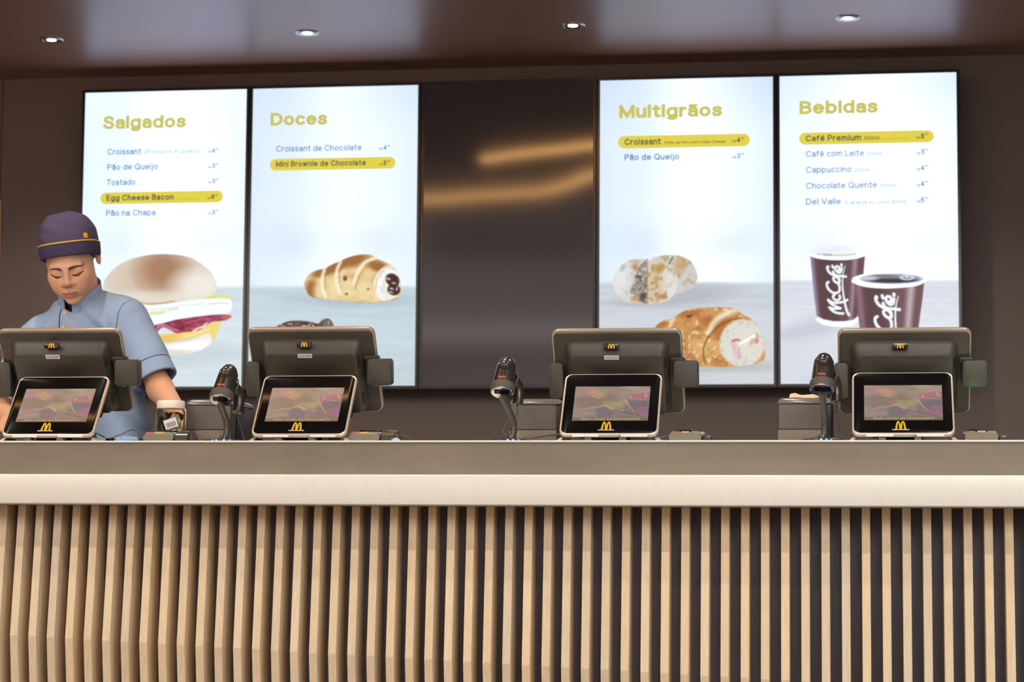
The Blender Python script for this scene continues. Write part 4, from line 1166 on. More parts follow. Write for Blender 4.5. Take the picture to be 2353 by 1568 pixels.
for k, (px, Y, lab) in enumerate(((484, -2.97, 'grey receipt printer beside the clear jar'), (1231, -2.95, 'grey receipt printer left of the multigrain till'),
                                  (1850, -2.95, 'grey receipt printer with an orange slip on top'))):
    p_ = pr0 if k == 0 else copy_tree(pr0)
    X = at(px, 965, Y)[0]
    p_.location = (X, Y, TOP); p_['label'] = lab; p_['group'] = 'receipt printers along the counter'
    if k == 2: PRN3 = (X, Y)

# orange slip on the third printer
bm = bmesh.new()
rng = np.random.RandomState(2); rows = []
nxs, nys = 14, 5
for j in range(nys):
    row = []
    for i in range(nxs):
        u = i/(nxs-1); v = j/(nys-1)
        z = 0.0045+0.005*math.exp(-((u-0.14)/0.10)**2)*v+0.002*math.sin(u*9+v*2)*0.5+0.0105*v
        row.append((PRN3[0]-0.042+0.095*u, PRN3[1]+0.045+0.05*v, TOP+0.128+z))
    rows.append(row)
th = 0.0018
V = [p for r in rows for p in r]+[(x, y, z-th) for r in rows for x, y, z in r]
N = nxs*nys; Fc = []
for j in range(nys-1):
    for i in range(nxs-1):
        a = j*nxs+i; Fc.append((a, a+1, a+1+nxs, a+nxs)); Fc.append((N+a, N+a+nxs, N+a+1+nxs, N+a+1))
for i in range(nxs-1):
    Fc.append((i, N+i, N+i+1, i+1)); b_ = (nys-1)*nxs+i; Fc.append((b_, b_+1, N+b_+1, N+b_))
for j in range(nys-1):
    a = j*nxs; Fc.append((a, a+nxs, N+a+nxs, N+a)); a = j*nxs+nxs-1; Fc.append((a, N+a, N+a+nxs, a+nxs))
o = pyobj('paper_slip', V, Fc, mat('pale orange paper', (240, 204, 172), 0.6), None, 0.6)
o.location = (0, 0, 0); tag(o, 'folded pale orange paper slip lying on a receipt printer', 'paper')

# ---- hand scanners on goose necks
def make_scanner(label, px_base, Y, px_neck, py_neck, side, cable):
    """px_neck: photo point where the neck meets the face of the scanner"""
    B = at(px_base, 1007, Y); H = at(px_neck, py_neck, Y-0.03)
    t = thing('barcode_scanner', label, 'barcode scanner', (B[0], Y, TOP), 0, 'barcode scanners on goose necks')
    hx, hy, hz = H[0]-B[0], H[1]-Y, H[2]-TOP
    bm = bmesh.new(); lathe(bm, [(0.0, 0.0), (0.054, 0.0), (0.056, 0.003), (0.054, 0.008), (0.030, 0.0115), (0.013, 0.014), (0.010, 0.020), (0.0, 0.020)], 40)
    obj('weighted_base', bm, M_BASE, t)
    path = spline([(0.0 + (0.004 if side else 0), 0.0, 0.012), (0.006, 0.0, 0.05), (hx*0.45+0.004, hy*0.4, hz*0.72), (hx, hy, hz)], 14)
    rr = [0.0084+0.00018*math.sin(i*2.2) for i in range(len(path))]
    bm = bmesh.new(); tube(bm, path, rr, 14); obj('goose_neck', bm, M_NECK, t)
    # scanner head: axis from the face (front, low) to the crown (back, high)
    ax = np.array([0.10*side, 0.60, 0.80]); ax /= np.linalg.norm(ax)
    uu = np.array([1.0, 0, 0]); uu -= ax*(uu@ax); uu /= np.linalg.norm(uu); ww = np.cross(ax, uu)
    if ww[1] > 0: ww = -ww            # ww points to the front
    c0 = np.array([hx+0.001, hy+0.006, hz+0.012])
    def ring(d, a, b, off=0.0, n=36):
        return [tuple(c0+ax*d+ww*off+uu*a*math.cos(2*math.pi*k/n)+ww*b*math.sin(2*math.pi*k/n)) for k in range(n)]
    bm = bmesh.new()
    loft(bm, [ring(0.018, 0.0285, 0.0240), ring(0.036, 0.0285, 0.0255), ring(0.062, 0.0270, 0.0265, 0.002), ring(0.084, 0.0255, 0.0250, 0.004), ring(0.100, 0.0185, 0.0200, 0.004), ring(0.109, 0.0110, 0.0120, 0.003), ring(0.113, 0.001, 0.002, 0.002)])
    obj('head_shell', bm, M_GLOSSB, t, math.radians(60))
    bm = bmesh.new()
    loft(bm, [ring(-0.004, 0.0305, 0.0250), ring(-0.002, 0.0320, 0.0262), ring(0.010, 0.0325, 0.0275), ring(0.018, 0.0318, 0.0272), ring(0.020, 0.029, 0.0245)], True, True)
    obj('rubber_bumper', bm, M_RUBBER, t)
    bm = bmesh.new(); loft(bm, [ring(-0.0065, 0.0275, 0.0220), ring(-0.0035, 0.0300, 0.0245)])
    win = obj('scan_window', bm, M_CHR, t)
    q = Frame(c0-ax*0.0068, uu, ww, -ax)
    bm = bmesh.new(); plate(bm, q, rrect(0.040, 0.015, 0.003, 3, 0.001, 0.006), 0.0, 0.0012); obj('scan_lens', bm, M_GLASS, win)
    # thumb button on the crown and the red strip above the bumper
    cb = c0+ax*0.071+ww*0.0285; bn = (ww*0.97+ax*0.22); bn /= np.linalg.norm(bn); bv = np.cross(bn, uu); bv = bv if bv[2] > 0 else -bv
    bm = bmesh.new()
    L = []
    for rr_, hh in ((0.0175, -0.004), (0.0172, 0.0006), (0.0160, 0.0020), (0.0145, 0.0008)):
        L.append([tuple(cb+uu*rr_*math.cos(2*math.pi*k/28)+bv*rr_*1.02*math.sin(2*math.pi*k/28)+bn*hh) for k in range(28)])
    loft(bm, L); obj('button_ring', bm, M_GLOSSB, t)
    bm = bmesh.new(); L = []
    for rr_, hh in ((0.0140, -0.002), (0.0130, 0.0020), (0.0100, 0.0045), (0.0055, 0.0060), (0.001, 0.0064)):
        L.append([tuple(cb+uu*rr_*math.cos(2*math.pi*k/28)+bv*rr_*math.sin(2*math.pi*k/28)+bn*hh) for k in range(28)])
    loft(bm, L); obj('thumb_button', bm, M_GLOSSB, t, math.radians(60))
    cr_ = c0+ax*0.0275+ww*0.0253
    bm = bmesh.new(); plate(bm, Frame(cr_, uu, ax, ww), rrect(0.019, 0.005, 0.0022, 4, -0.002, 0), -0.002, 0.0012, 0.0004)
    obj('scan_lamp', bm, M_LEDR, t)
    # trigger loop and handle behind
    e0 = c0+ax*0.070+uu*0.0290; e1 = c0+ax*0.032+uu*0.032-ww*0.002
    bm = bmesh.new(); tube(bm, spline([e0, e0*0.5+e1*0.5+uu*0.003, e1], 6), 0.0022, 8); obj('trim_strip', bm, M_RUBBER, t)
    hd = [c0+ax*0.052+uu*0.018-ww*0.010, c0+ax*0.045+uu*0.030-ww*0.030, c0+ax*0.022+uu*0.034-ww*0.045, c0-ax*0.000+uu*0.033-ww*0.052]
    hp = spline(hd, 8)
    bm = bmesh.new(); tube(bm, hp, [0.017-0.004*i/len(hp) for i in range(len(hp))], 18); obj('handle', bm, M_GLOSSB, t, math.radians(60))
    e = hp[-1]
    if cable == 'left':
        cp = [e, e+np.array([0, .01, -.02]), e+np.array([-0.015, .01, -.045]), (-0.015, 0.03, 0.055), (-0.022, 0.01, 0.03), (-0.010, -0.005, 0.017)]
    else:
        cp = [e, e+np.array([0.004, .01, -.03]), (e[0]+0.004, e[1]-.004, 0.07), (0.5*e[0]+0.026, 0.03, 0.03), (0.048, 0.022, 0.008), (0.056, 0.02, 0.0032)]
    bm = bmesh.new(); tube(bm, spline(cp, 10), 0.0018, 8); obj('cable', bm, M_CABLE, t)
    return t
make_scanner('barcode scanner on a curved neck beside the clear jar and printer', 516, -3.135, 505, 927, 0.8, 'right')
make_scanner('barcode scanner standing alone in front of the dark middle screen', 1175, -3.125, 1152, 910, 0.6, 'left')
make_scanner('barcode scanner in front of the printer with the orange slip', 1890, -3.14, 1888, 904, 0.5, 'right')

# ---- card payment terminals
M_PAD = mat('grey payment terminal shell', (120, 112, 100), 0.2, spec=0.6)
M_PADB = mat('dark payment terminal', (58, 54, 50), 0.22, spec=0.6)
KEYS = [mat('red key', (206, 78, 62), 0.4), mat('yellow key', (226, 190, 70), 0.4), mat('green key', (86, 160, 84), 0.4), mat('pale key', (196, 192, 188), 0.4)]
def make_pad():
    t = thing('card_terminal', 'x', 'card terminal')
    w, d = 0.082, 0.17
    bm = bmesh.new(); L = []
    for y, h in ((0.0, 0.0205), (0.004, 0.0245), (0.05, 0.0265), (0.10, 0.030), (d-0.006, 0.036), (d, 0.032)):
        L.append([(x, y, z) for x, z in rrect(w, h-0.003, 0.0085, 5, 0, 0.003+(h-0.003)/2)])
    loft(bm, L); bd = obj('shell', bm, M_PAD, t)
    obj('base_tray', newbox((-w/2+0.003, 0.002, 0), (w/2-0.003, d-0.004, 0.006), 0.002), M_PADB, t)
    def key(name, x, y, m, kw=0.020):
        z = 0.0243+(y/0.05)*0.002
        o = obj(name, newbox((x-kw/2, y, z-0.003), (x+kw/2, y+0.009, z+0.0028), 0.0012), m, t)
        return o
    for i, (x, m) in enumerate(((-0.025, KEYS[0]), (0.0, KEYS[1]), (0.025, KEYS[2]))): key('coloured_key', x, 0.005, m)
    for r in range(4):
        for c in range(3): key('number_key', -0.025+0.025*c, 0.021+0.013*r, KEYS[3], 0.018)
    bm = newbox((-0.030, 0.088, 0.026), (0.030, 0.14, 0.036), 0.002)
    obj('small_screen', bm, M_GLASS, t)
    return t
def make_shield(t, side):
    """rounded privacy shield or cradle end beside the keys"""
    bm = bmesh.new(); n = 16; L = []
    for x in (0.043, 0.0455, 0.078, 0.080):
        s = 0.94 if x in (0.043, 0.080) else 1.0
        L.append([(side*x, 0.05+0.052*s*math.cos(math.pi*k/n), max(0.0, 0.033*s*math.sin(math.pi*k/n)**0.8)) for k in range(n+1)])
    loft(bm, L, True, True, True)
    return obj('cradle', bm, M_PADB, t)
def make_reader_stub(t, side):
    return obj('card_slot', newbox((min(side*0.043, side*0.064), 0.02, 0.002), (max(side*0.043, side*0.064), 0.08, 0.019), 0.003), M_PADB, t)
pads = [(363, 'card terminal with bright keys beside the clear jar', 1, 'shield'), (836, 'card terminal right of the sweet pastries till', 1, 'shield'),
        (1574, 'card terminal right of the multigrain till', 1, 'stub'), (2256, 'small card terminal at the right end of the counter', 1, 'stub')]
pad0 = make_pad()
for k, (px, lab, sd, kind) in enumerate(pads):
    t = pad0 if k == 0 else copy_tree(pad0)
    X = at(px, 1003, -3.18)[0]
    t.location = (X, -3.18, TOP); t['label'] = lab; t['group'] = 'card terminals along the counter'
for k, t in enumerate([o for o in SC.objects if o.parent is None and o.name.startswith('card_terminal')]):
    (make_shield if pads[k][3] == 'shield' else make_reader_stub)(t, pads[k][2])

# ---- clear jar with a white lid
JX, JY = at(392, 960, -3.0)[0], -3.0
t = thing('clear_jar', 'clear plastic jar with a white lid beside the printer', 'jar', (JX, JY, TOP))
M_CLEAR = mat('clear jar plastic', (246, 244, 238), 0.04, trans=1.0, ior=1.15)
bm = bmesh.new()
lathe(bm, [(0.0, 0.0), (0.036, 0.0), (0.0395, 0.004), (0.0395, 0.092), (0.036, 0.099), (0.0345, 0.106), (0.0335, 0.106), (0.035, 0.099), (0.0385, 0.092), (0.0385, 0.005), (0.035, 0.0015), (0.0, 0.0015)], 48)
obj('jar_body', bm, M_CLEAR, t, math.radians(50))
bm = bmesh.new(); lathe(bm, [(0.0, 0.1005), (0.0375, 0.1005), (0.0378, 0.103), (0.0378, 0.118), (0.036, 0.1215), (0.0, 0.123)], 48)
obj('lid', bm, mat('white jar lid', (240, 228, 212), 0.35), t, math.radians(35))
lb = Frame((0.013, -0.0405, 0.058), (math.cos(0.33), 0.28, math.sin(0.33)), (-math.sin(0.33), 0.0, math.cos(0.33)), (0.3, -0.95, 0))
bm = bmesh.new(); plate(bm, lb, rrect(0.033, 0.026, 0.001, 2), 0, 0.0006); lab_ = obj('price_label', bm, M_STICK, t)
bm = bmesh.new(); rng = random.Random(3); u = -0.012
while u < 0.011:
    wv = rng.choice((0.0007, 0.0011, 0.0015))
    q = [lb.p(a, b, 0.0009) for a, b in ((u, -0.009), (u+wv, -0.009), (u+wv, 0.004), (u, 0.004))]
    bm.faces.new([bm.verts.new(x) for x in q]); u += wv+rng.choice((0.0007, 0.0011))
obj('barcode', bm, mat('barcode ink', (120, 100, 84), 0.5), lab_)
# contents: crumpled dark wrappers, a pale film and a blue cap
def lump(name, c, r, seed, m, lab, cat, flat=1.0, amp=0.35, grp=None):
    bm = bmesh.new(); bmesh.ops.create_icosphere(bm, subdivisions=4, radius=1.0)
    rs = np.random.RandomState(seed); K = rs.randn(10, 3)*2.6; ph = rs.rand(10)*6
    for v in bm.verts:
        n = np.array(v.co); f = 1+amp*sum(abs(math.sin(K[i]@n+ph[i]))-0.5 for i in range(10))/4
        q = n*f*np.array(r)*np.array([1, 1, flat]); v.co = q
    o = obj(name, bm, m); o.location = c; tag(o, lab, cat, grp); return o
lump('crumpled_bag', (JX-0.014, JY+0.000, TOP+0.044), (0.018, 0.027, 0.040), 1, mat('dark crumpled plastic', (44, 38, 34), 0.18, spec=0.7), 'crumpled dark plastic bag at the left inside the jar', 'bag')
lump('plastic_film', (JX+0.014, JY-0.012, TOP+0.042), (0.017, 0.018, 0.038), 5, mat('pale crinkled film', (186, 172, 146), 0.2, spec=0.7), 'pale crinkled film behind the label inside the jar', 'plastic film', 1, 0.5)
lump('rolled_bag', (JX+0.010, JY+0.012, TOP+0.078), (0.021, 0.018, 0.013), 9, mat('black crumpled plastic', (34, 32, 32), 0.18, spec=0.7), 'black rolled bag at the top inside the jar', 'bag', 1, 0.25)
bm = bmesh.new(); lathe(bm, [(0, 0), (0.010, 0), (0.011, 0.002), (0.011, 0.007), (0.009, 0.0085), (0, 0.0085)], 24)
o = obj('bottle_cap', bm, mat('blue cap', (70, 140, 214), 0.4)); o.location = (JX-0.006, JY-0.021, TOP+0.0019); tag(o, 'small blue cap at the bottom of the jar', 'cap')

# ---- loose things along the worktop edge
o = lump('cleaning_cloth', (at(288, 1008, -3.20)[0], -3.19, TOP+0.006), (0.029, 0.022, 0.008), 12, M_BLUE, 'pale blue cloth lying beside the left card terminal', 'cloth', 1, 0.3)
o = lump('paper_scrap', (at(908, 1006, -3.2)[0], -3.19, TOP+0.004), (0.010, 0.012, 0.006), 14, mat('blue white paper', (170, 190, 220), 0.5), 'blue and white paper scrap right of the second card terminal', 'paper', 1, 0.3)
obj_ = obj('cash_tray', newbox((at(250, 1003, -3.05)[0], -3.08, TOP), (at(338, 1003, -3.05)[0], -2.92, TOP+0.017), 0.003), M_PLAST2)
tag(obj_, 'low black tray behind the pale blue cloth', 'tray')
def cord(name, pts, Y, r, m, lab):
    P = [(*at(x, y, Y)[:2], max(at(x, y, Y)[2], TOP+r+0.0004)) for x, y in pts]
    P = [(a, Y+0.012*math.sin(i*1.3), c) for i, (a, b, c) in enumerate(P)]
    bm = bmesh.new(); tube(bm, spline(P, 8), r, 8); o = obj(name, bm, m); tag(o, lab, 'cable'); return o
cord('grey_cord', [(252, 1008), (275, 998), (298, 989), (316, 990), (330, 996)], -3.165, 0.0016, M_CABLE, 'thin grey cord arching above the pale blue cloth')
cord('dark_cord', [(205, 991), (222, 997), (240, 1006)], -3.14, 0.0014, M_CABLEB, 'thin dark cord beside the left customer display')
cord('black_cord', [(1225, 1008), (1250, 1002), (1285, 1000), (1320, 1004), (1350, 1008), (1385, 1008)], -3.185, 0.0020, M_CABLEB, 'black cord looping left of the multigrain customer display')
cord('bronze_cord', [(1200, 1007), (1235, 1005), (1275, 998), (1310, 1000), (1340, 1007)], -3.155, 0.0018, M_CABLE, 'bronze cord beside the scanner with the dark screen behind')
cord('blue_cord', [(1500, 1008), (1525, 1004), (1545, 1000), (1560, 1003)], -3.15, 0.0022, mat('blue cable', (70, 96, 150), 0.4), 'blue cord in front of the multigrain card terminal')
cord('silver_cord', [(906, 1002), (922, 1000), (938, 1005), (948, 1010)], -3.17, 0.0015, M_CABLE, 'thin cord trailing right of the second card terminal')
cord('lead_cord', [(2006, 1007), (2020, 1004), (2040, 1007), (2055, 1008)], -3.09, 0.0016, M_CABLEB, 'black lead under the rightmost customer display')
# ------------------------------------------------------------------ the person
def sd_ell(P, c, r):
    q = (P-np.asarray(c, np.float32)); r = np.asarray(r, np.float32)
    k0 = np.sqrt(((q/r)**2).sum(-1)); k1 = np.sqrt(((q/(r*r))**2).sum(-1))
    return k0*(k0-1)/np.maximum(k1, 1e-9)
def sd_cap(P, a, b, ra, rb):
    a = np.asarray(a, np.float32); b = np.asarray(b, np.float32); ba = b-a
    t = np.clip(((P-a)@ba)/(ba@ba), 0, 1)
    return np.sqrt(((P-a-t[..., None]*ba)**2).sum(-1))-(ra+(rb-ra)*t)
def smin(a, b, k):
    h = np.clip(0.5+0.5*(b-a)/k, 0, 1)
    return b*(1-h)+a*h-k*h*(1-h)
def smax(a, b, k): return -smin(-a, -b, k)

def surface_nets(D, xs, ys, zs):
    """mesh of the zero level of D[x,y,z]; quads and vertices at the mean of the edge crossings"""
    D = np.where(np.abs(D) < 1e-9, 1e-9, D)
    nx, ny, nz = D.shape; S = D < 0
    c = np.zeros((nx-1, ny-1, nz-1), np.int32)
    for i in (0, 1):
        for j in (0, 1):
            for k in (0, 1): c += S[i:nx-1+i, j:ny-1+j, k:nz-1+k]
    act = (c > 0) & (c < 8)
    I, J, K = np.nonzero(act); n = len(I)
    idx = -np.ones(act.shape, np.int64); idx[I, J, K] = np.arange(n)
    acc = np.zeros((n, 3)); cnt = np.zeros(n)
    X = [np.asarray(a, float) for a in (xs, ys, zs)]
    cor = [(a, b, d) for a in (0, 1) for b in (0, 1) for d in (0, 1)]
    for p in cor:
        for ax in range(3):
            if p[ax] == 1: continue
            q = list(p); q[ax] = 1
            d0 = D[I+p[0], J+p[1], K+p[2]]; d1 = D[I+q[0], J+q[1], K+q[2]]
            m = (d0 < 0) != (d1 < 0)
            t = np.where(m, d0/(d0-d1+1e-20), 0)
            P0 = np.stack([X[0][I+p[0]], X[1][J+p[1]], X[2][K+p[2]]], -1); P1 = np.stack([X[0][I+q[0]], X[1][J+q[1]], X[2][K+q[2]]], -1)
            acc += np.where(m[:, None], P0+(P1-P0)*t[:, None], 0); cnt += m
    V = acc/np.maximum(cnt, 1)[:, None]
    Fs = []
    for ax in range(3):
        a = [slice(None)]*3; b = [slice(None)]*3
        a[ax] = slice(0, -1); b[ax] = slice(1, None)
        m = S[tuple(a)] != S[tuple(b)]
        o1, o2 = [(1, 2), (2, 0), (0, 1)][ax]
        E = np.array(np.nonzero(m)).T
        ok = (E[:, o1] > 0) & (E[:, o2] > 0) & (E[:, o1] < D.shape[o1]-1) & (E[:, o2] < D.shape[o2]-1)
        E = E[ok]
        def cell(d1, d2):
            e = E.copy(); e[:, o1] -= d1; e[:, o2] -= d2
            return idx[e[:, 0], e[:, 1], e[:, 2]]
        q = np.stack([cell(1, 1), cell(0, 1), cell(0, 0), cell(1, 0)], -1)
        fl = S[tuple(a)][E[:, 0], E[:, 1], E[:, 2]]
        q = np.where(fl[:, None], q, q[:, ::-1])
        Fs.append(q)
    return V, np.concatenate(Fs)

def net(fn, lo, hi, h):
    xs, ys, zs = (np.arange(a-2*h, b+2.01*h, h) for a, b in zip(lo, hi))
    G = np.stack(np.meshgrid(xs, ys, zs, indexing='ij'), -1).astype(np.float32)
    return surface_nets(fn(G), xs, ys, zs)

def mesh_vf(name, V, Fq, m, parent=None, tone=None):
    me = bpy.data.meshes.new(name); n = len(V); nq = len(Fq)
    me.vertices.add(n); me.vertices.foreach_set('co', np.ascontiguousarray(V, np.float32).ravel())
    me.loops.add(nq*4); me.loops.foreach_set('vertex_index', np.ascontiguousarray(Fq, np.int32).ravel())
    me.polygons.add(nq); me.polygons.foreach_set('loop_start', np.arange(0, nq*4, 4, dtype=np.int32))
    me.update(calc_edges=True); me.validate()
    if tone is not None:
        a = me.attributes.new('tone', 'FLOAT_COLOR', 'POINT'); rgba = np.ones((n, 4), np.float32); rgba[:, :3] = lin(np.clip(tone, 0, 255))
        a.data.foreach_set('color', rgba.ravel())
    o = link_mesh(name, me, m, parent); me.shade_smooth(); return o

# head frame: x to the person's left (right in the photo), -y out of the face, z up
HC = np.array([-0.028, -2.395, 1.591])
def rotm(yaw, pitch, roll):
    cy_, sy_ = math.cos(yaw), math.sin(yaw); cp, sp = math.cos(pitch), math.sin(pitch); cr, sr = math.cos(roll), math.sin(roll)
    Rz = np.array([[cy_, -sy_, 0], [sy_, cy_, 0], [0, 0, 1]])
    Rx = np.array([[1, 0, 0], [0, cp, -sp], [0, sp, cp]])
    Ry = np.array([[cr, 0, sr], [0, 1, 0], [-sr, 0, cr]])
    return Rz @ Rx @ Ry
HR = rotm(math.radians(9), math.radians(30), math.radians(-8))
def head2w(V): return np.asarray(V) @ HR.T + HC
def w2head(V): return (np.asarray(V)-HC) @ HR

def sd_face(P):
    x = np.abs(P[..., 0]); Q = P.copy(); Q[..., 0] = x
    d = sd_ell(P, (0, .014, .045), (.074, .095, .082))
    d = smin(d, sd_ell(P, (0, -.028, -.020), (.0635, .066, .085)), .03)
    d = smin(d, sd_ell(P, (0, -.036, -.064), (.047, .048, .040)), .03)
    d = smin(d, sd_ell(Q, (.037, -.014, -.050), (.021, .045, .034)), .03)      # jaw corner
    d = smin(d, sd_ell(Q, (.041, -.062, -.022), (.022, .022, .020)), .022)     # cheek bone
    d = smin(d, sd_ell(Q, (.030, -.076, -.045), (.022, .018, .024)), .022)     # cheek
    d = smin(d, sd_ell(P, (0, -.080, -.094), (.020, .015, .012)), .02)         # chin
    d = smin(d, sd_cap(Q, (.012, -.0880, .015), (.043, -.0775, .017), .0080, .0050), .014)  # brow
    d = smax(d, -sd_ell(Q, (.0315, -.102, .0035), (.0165, .016, .0115)), .012)   # eye hollow
    d = smin(d, sd_ell(Q, (.0315, -.0755, -.001), (.0170, .0135, .0125)), .005)  # lid over the eye
    d = smin(d, sd_cap(P, (0, -.0895, .014), (0, -.1040, -.024), .0065, .0090), .011)
    d = smin(d, sd_ell(P, (0, -.1060, -.030), (.0128, .0100, .0090)), .008)      # nose tip
    d = smin(d, sd_ell(Q, (.0130, -.0970, -.0335), (.0085, .0090, .0072)), .006) # nostril wing
    d = smax(d, -sd_ell(Q, (.0062, -.1020, -.0405), (.0036, .0050, .0030)), .003)
    d = smin(d, sd_ell(P, (0, -.0900, -.063), (.027, .014, .016)), .012)         # mouth mound
    d = smin(d, sd_cap(Q, (.004, -.1035, -.0595), (.021, -.0935, -.0625), .0048, .0026), .005)
    d = smin(d, sd_cap(Q, (.000, -.1020, -.0700), (.018, -.0945, -.0670), .0060, .0030), .006)
    d = smax(d, -sd_cap(Q, (.000, -.1090, -.0656), (.024, -.0965, -.0638), .0014, .0010), .0025)
    d = smax(d, -sd_cap(P, (0, -.1050, -.049), (0, -.1040, -.058), .0020, .0020), .004)
    d = smax(d, -sd_ell(P, (0, -.1000, -.0800), (.018, .006, .0040)), .008)
    # ears
    e = sd_ell(Q, (.0765, .022, -.004), (.0080, .0160, .0250))
    e = smax(e, -sd_ell(Q, (.0840, .016, -.002), (.0065, .0090, .0160)), .005)
    d = smin(d, e, .006)
    return d

NECK0 = np.array([0.010, -2.300, 1.470])
def body_fields():
    pass
SH_L = np.array([0.125, -2.305, 1.420]); EL_L = np.array([0.246, -2.355, 1.205]); WR_L = np.array([0.372, -2.560, 1.105])
SH_R = np.array([-0.150, -2.340, 1.355]); EL_R = np.array([-0.225, -2.430, 1.130]); WR_R = np.array([-0.120, -2.600, 1.100])

def sd_body(P):
    d = sd_cap(P, (-.014, -2.340, 1.54), (-.010, -2.285, 1.40), .047, .058)
    d = smin(d, sd_ell(P, (-.010, -2.290, 1.31), (.140, .090, .165)), .04)
    d = smin(d, sd_ell(P, (.015, -2.260, 1.05), (.135, .095, .20)), .05)
    d = smin(d, sd_ell(P, (.02, -2.25, .92), (.15, .10, .10)), .05)
    d = smin(d, sd_cap(P, SH_R, SH_L, .045, .045), .05)
    for a, e, w in ((SH_L, EL_L, WR_L), (SH_R, EL_R, WR_R)):
        arm = smin(sd_cap(P, a, e, .044, .037), sd_cap(P, e, w, .0385, .026), .018)
        d = smin(d, arm, .02)
    return d

def hand_field(P, w, fwd, side, up, curl):
    """palm, four fingers and a thumb; fwd along the forearm, side towards the thumb"""
    fwd = fwd/np.linalg.norm(fwd); side = side-fwd*(side@fwd); side /= np.linalg.norm(side); up = np.cross(fwd, side); up = up if up[2] > 0 else -up
    c = lambda f, s, u: w+fwd*f+side*s+up*u
    d = sd_cap(P, c(-.01, 0, 0), c(.02, 0, 0), .026, .025)
    d = smin(d, sd_cap(P, c(.030, .018, 0), c(.078, .024, .004), .0165, .013), .02)
    d = smin(d, sd_cap(P, c(.030, .000, 0), c(.082, .004, .006), .0165, .013), .02)
    d = smin(d, sd_cap(P, c(.030, -.018, 0), c(.074, -.022, .002), .0155, .012), .02)
    for s, l, r in ((.028, .072, .0085), (.009, .080, .0088), (-.010, .074, .0084), (-.027, .058, .0075)):
        a = c(.082-abs(s-.004)*.3, s, .004); b = a+fwd*l*.42*math.cos(curl)-up*l*.42*math.sin(curl)
        e = b+fwd*l*.32*math.cos(2*curl)-up*l*.32*math.sin(2*curl); f = e+fwd*l*.26*math.cos(2.6*curl)-up*l*.26*math.sin(2.6*curl)
        for p, q, r0, r1 in ((a, b, r*1.05, r), (b, e, r, r*.93), (e, f, r*.93, r*.8)): d = smin(d, sd_cap(P, p, q, r0, r1), .004)
    a = c(.020, .026, -.004); b = c(.048, .046, -.010); e = c(.072, .050, -.014); f = c(.090, .046, -.018)
    for p, q, r0, r1 in ((a, b, .014, .0115), (b, e, .0110, .0098), (e, f, .0098, .0078)): d = smin(d, sd_cap(P, p, q, r0, r1), .006)
    return d

person = thing('person', 'person in blue uniform shirt and navy cap looking down behind the counter', 'person', (0.02, -2.25, 0))
PINV = Matrix.Translation((-0.02, 2.25, 0))
def pj(o, parent=None):
    if parent is None: o.matrix_parent_inverse = PINV
    return o

# skin: head (fine), torso and arms, hands - joined in one mesh
SKIN = np.array([226, 176, 146.])
h = 0.00165
Vh, Fh = net(sd_face, (-.092, -.130, -.122), (.092, .112, .130), h)
tone = np.tile(SKIN, (len(Vh), 1))
x, y, z = Vh.T
front = y < -.04
def blend(m, col):
    global tone
    m = np.clip(m, 0, 1)[:, None]; tone = tone*(1-m)+np.asarray(col, float)*m
ax_ = np.abs(x)
n_ = 6*np.sin(x*190+z*70)*np.sin(z*160)
tone += n_[:, None]*0.4
blend(np.exp(-(((ax_-.042)/.022)**2+((z+.030)/.022)**2))*front*0.35, (204, 128, 104))      # cheeks
blend(np.exp(-((x/.014)**2+((z+.034)/.016)**2))*(y < -.09)*0.5, (196, 122, 104))             # nose
# brows: arched dark bands
bx = np.clip((ax_-.011)/.043, 0, 1); bz = .0128+.0050*np.sin(bx*2.5)-.0055*bx; bw = .0036*(1-0.8*bx)+.0005
blend(np.clip(1.5-np.abs(z-bz)/bw, 0, 1)*((ax_ > .0105) & (ax_ < .0525))*front*0.92, (52, 36, 28))
# lash line of the lowered lids
lx = np.clip((ax_-.0165)/.031, 0, 1); lz = -.0095+.0052*lx**2-.0035*np.sin(lx*math.pi); lw = .0014+.0014*np.sin(lx*math.pi)
blend(np.clip(1.6-np.abs(z-lz)/lw, 0, 1)*((ax_ > .0155) & (ax_ < .049))*front*0.95, (48, 32, 26))
blend(np.exp(-(((ax_-.032)/.014)**2+((z-.006)/.006)**2))*front*0.25, (176, 116, 92))
# lips
lipu = ((x/.0245)**2+((z+.0615)/.0062)**2); lipl = ((x/.0225)**2+((z+.0702)/.0078)**2)
blend(np.clip((1.05-np.minimum(lipu, lipl))*4, 0, 1)*(y < -.085)*0.85, (198, 124, 112))
blend(np.clip(1.4-np.abs(z+.0655-.0012*(ax_/.024)**2)/.0011, 0, 1)*(ax_ < .0235)*(y < -.085)*0.8, (120, 58, 54))
blend(np.exp(-(((ax_-.0062)/.003)**2+((z+.0400)/.0024)**2))*(y < -.085)*0.7, (96, 52, 44))
# shaved beard shadow of the upper lip and chin
blend(np.exp(-((x/.030)**2+((z+.056)/.006)**2))*(y < -.08)*0.12, (120, 90, 78))
Vh = head2w(Vh)
Vb, Fb = net(sd_body, (-.30, -2.66, .84), (.44, -2.12, 1.56), 0.006)
hl = lambda P: hand_field(P, WR_L, np.array([.12, -1., -.16]), np.array([-1, 0.1, 0.]), None, 0.22)
hr = lambda P: hand_field(P, WR_R, np.array([.35, -1., -.16]), np.array([1, 0.1, 0.]), None, 0.22)
V1, F1 = net(hl, WR_L+np.array([-.10, -.20, -.14]), WR_L+np.array([.10, .06, .07]), 0.0032)
V2, F2 = net(hr, WR_R+np.array([-.10, -.20, -.14]), WR_R+np.array([.12, .06, .07]), 0.0032)
print('HANDS', V1.min(0), V2.min(0))
VV = [Vh, Vb, V1, V2]; FF = []; off = 0; TT = [tone]
for v, f in zip(VV, (Fh, Fb, F1, F2)):
    FF.append(f+off); off += len(v)
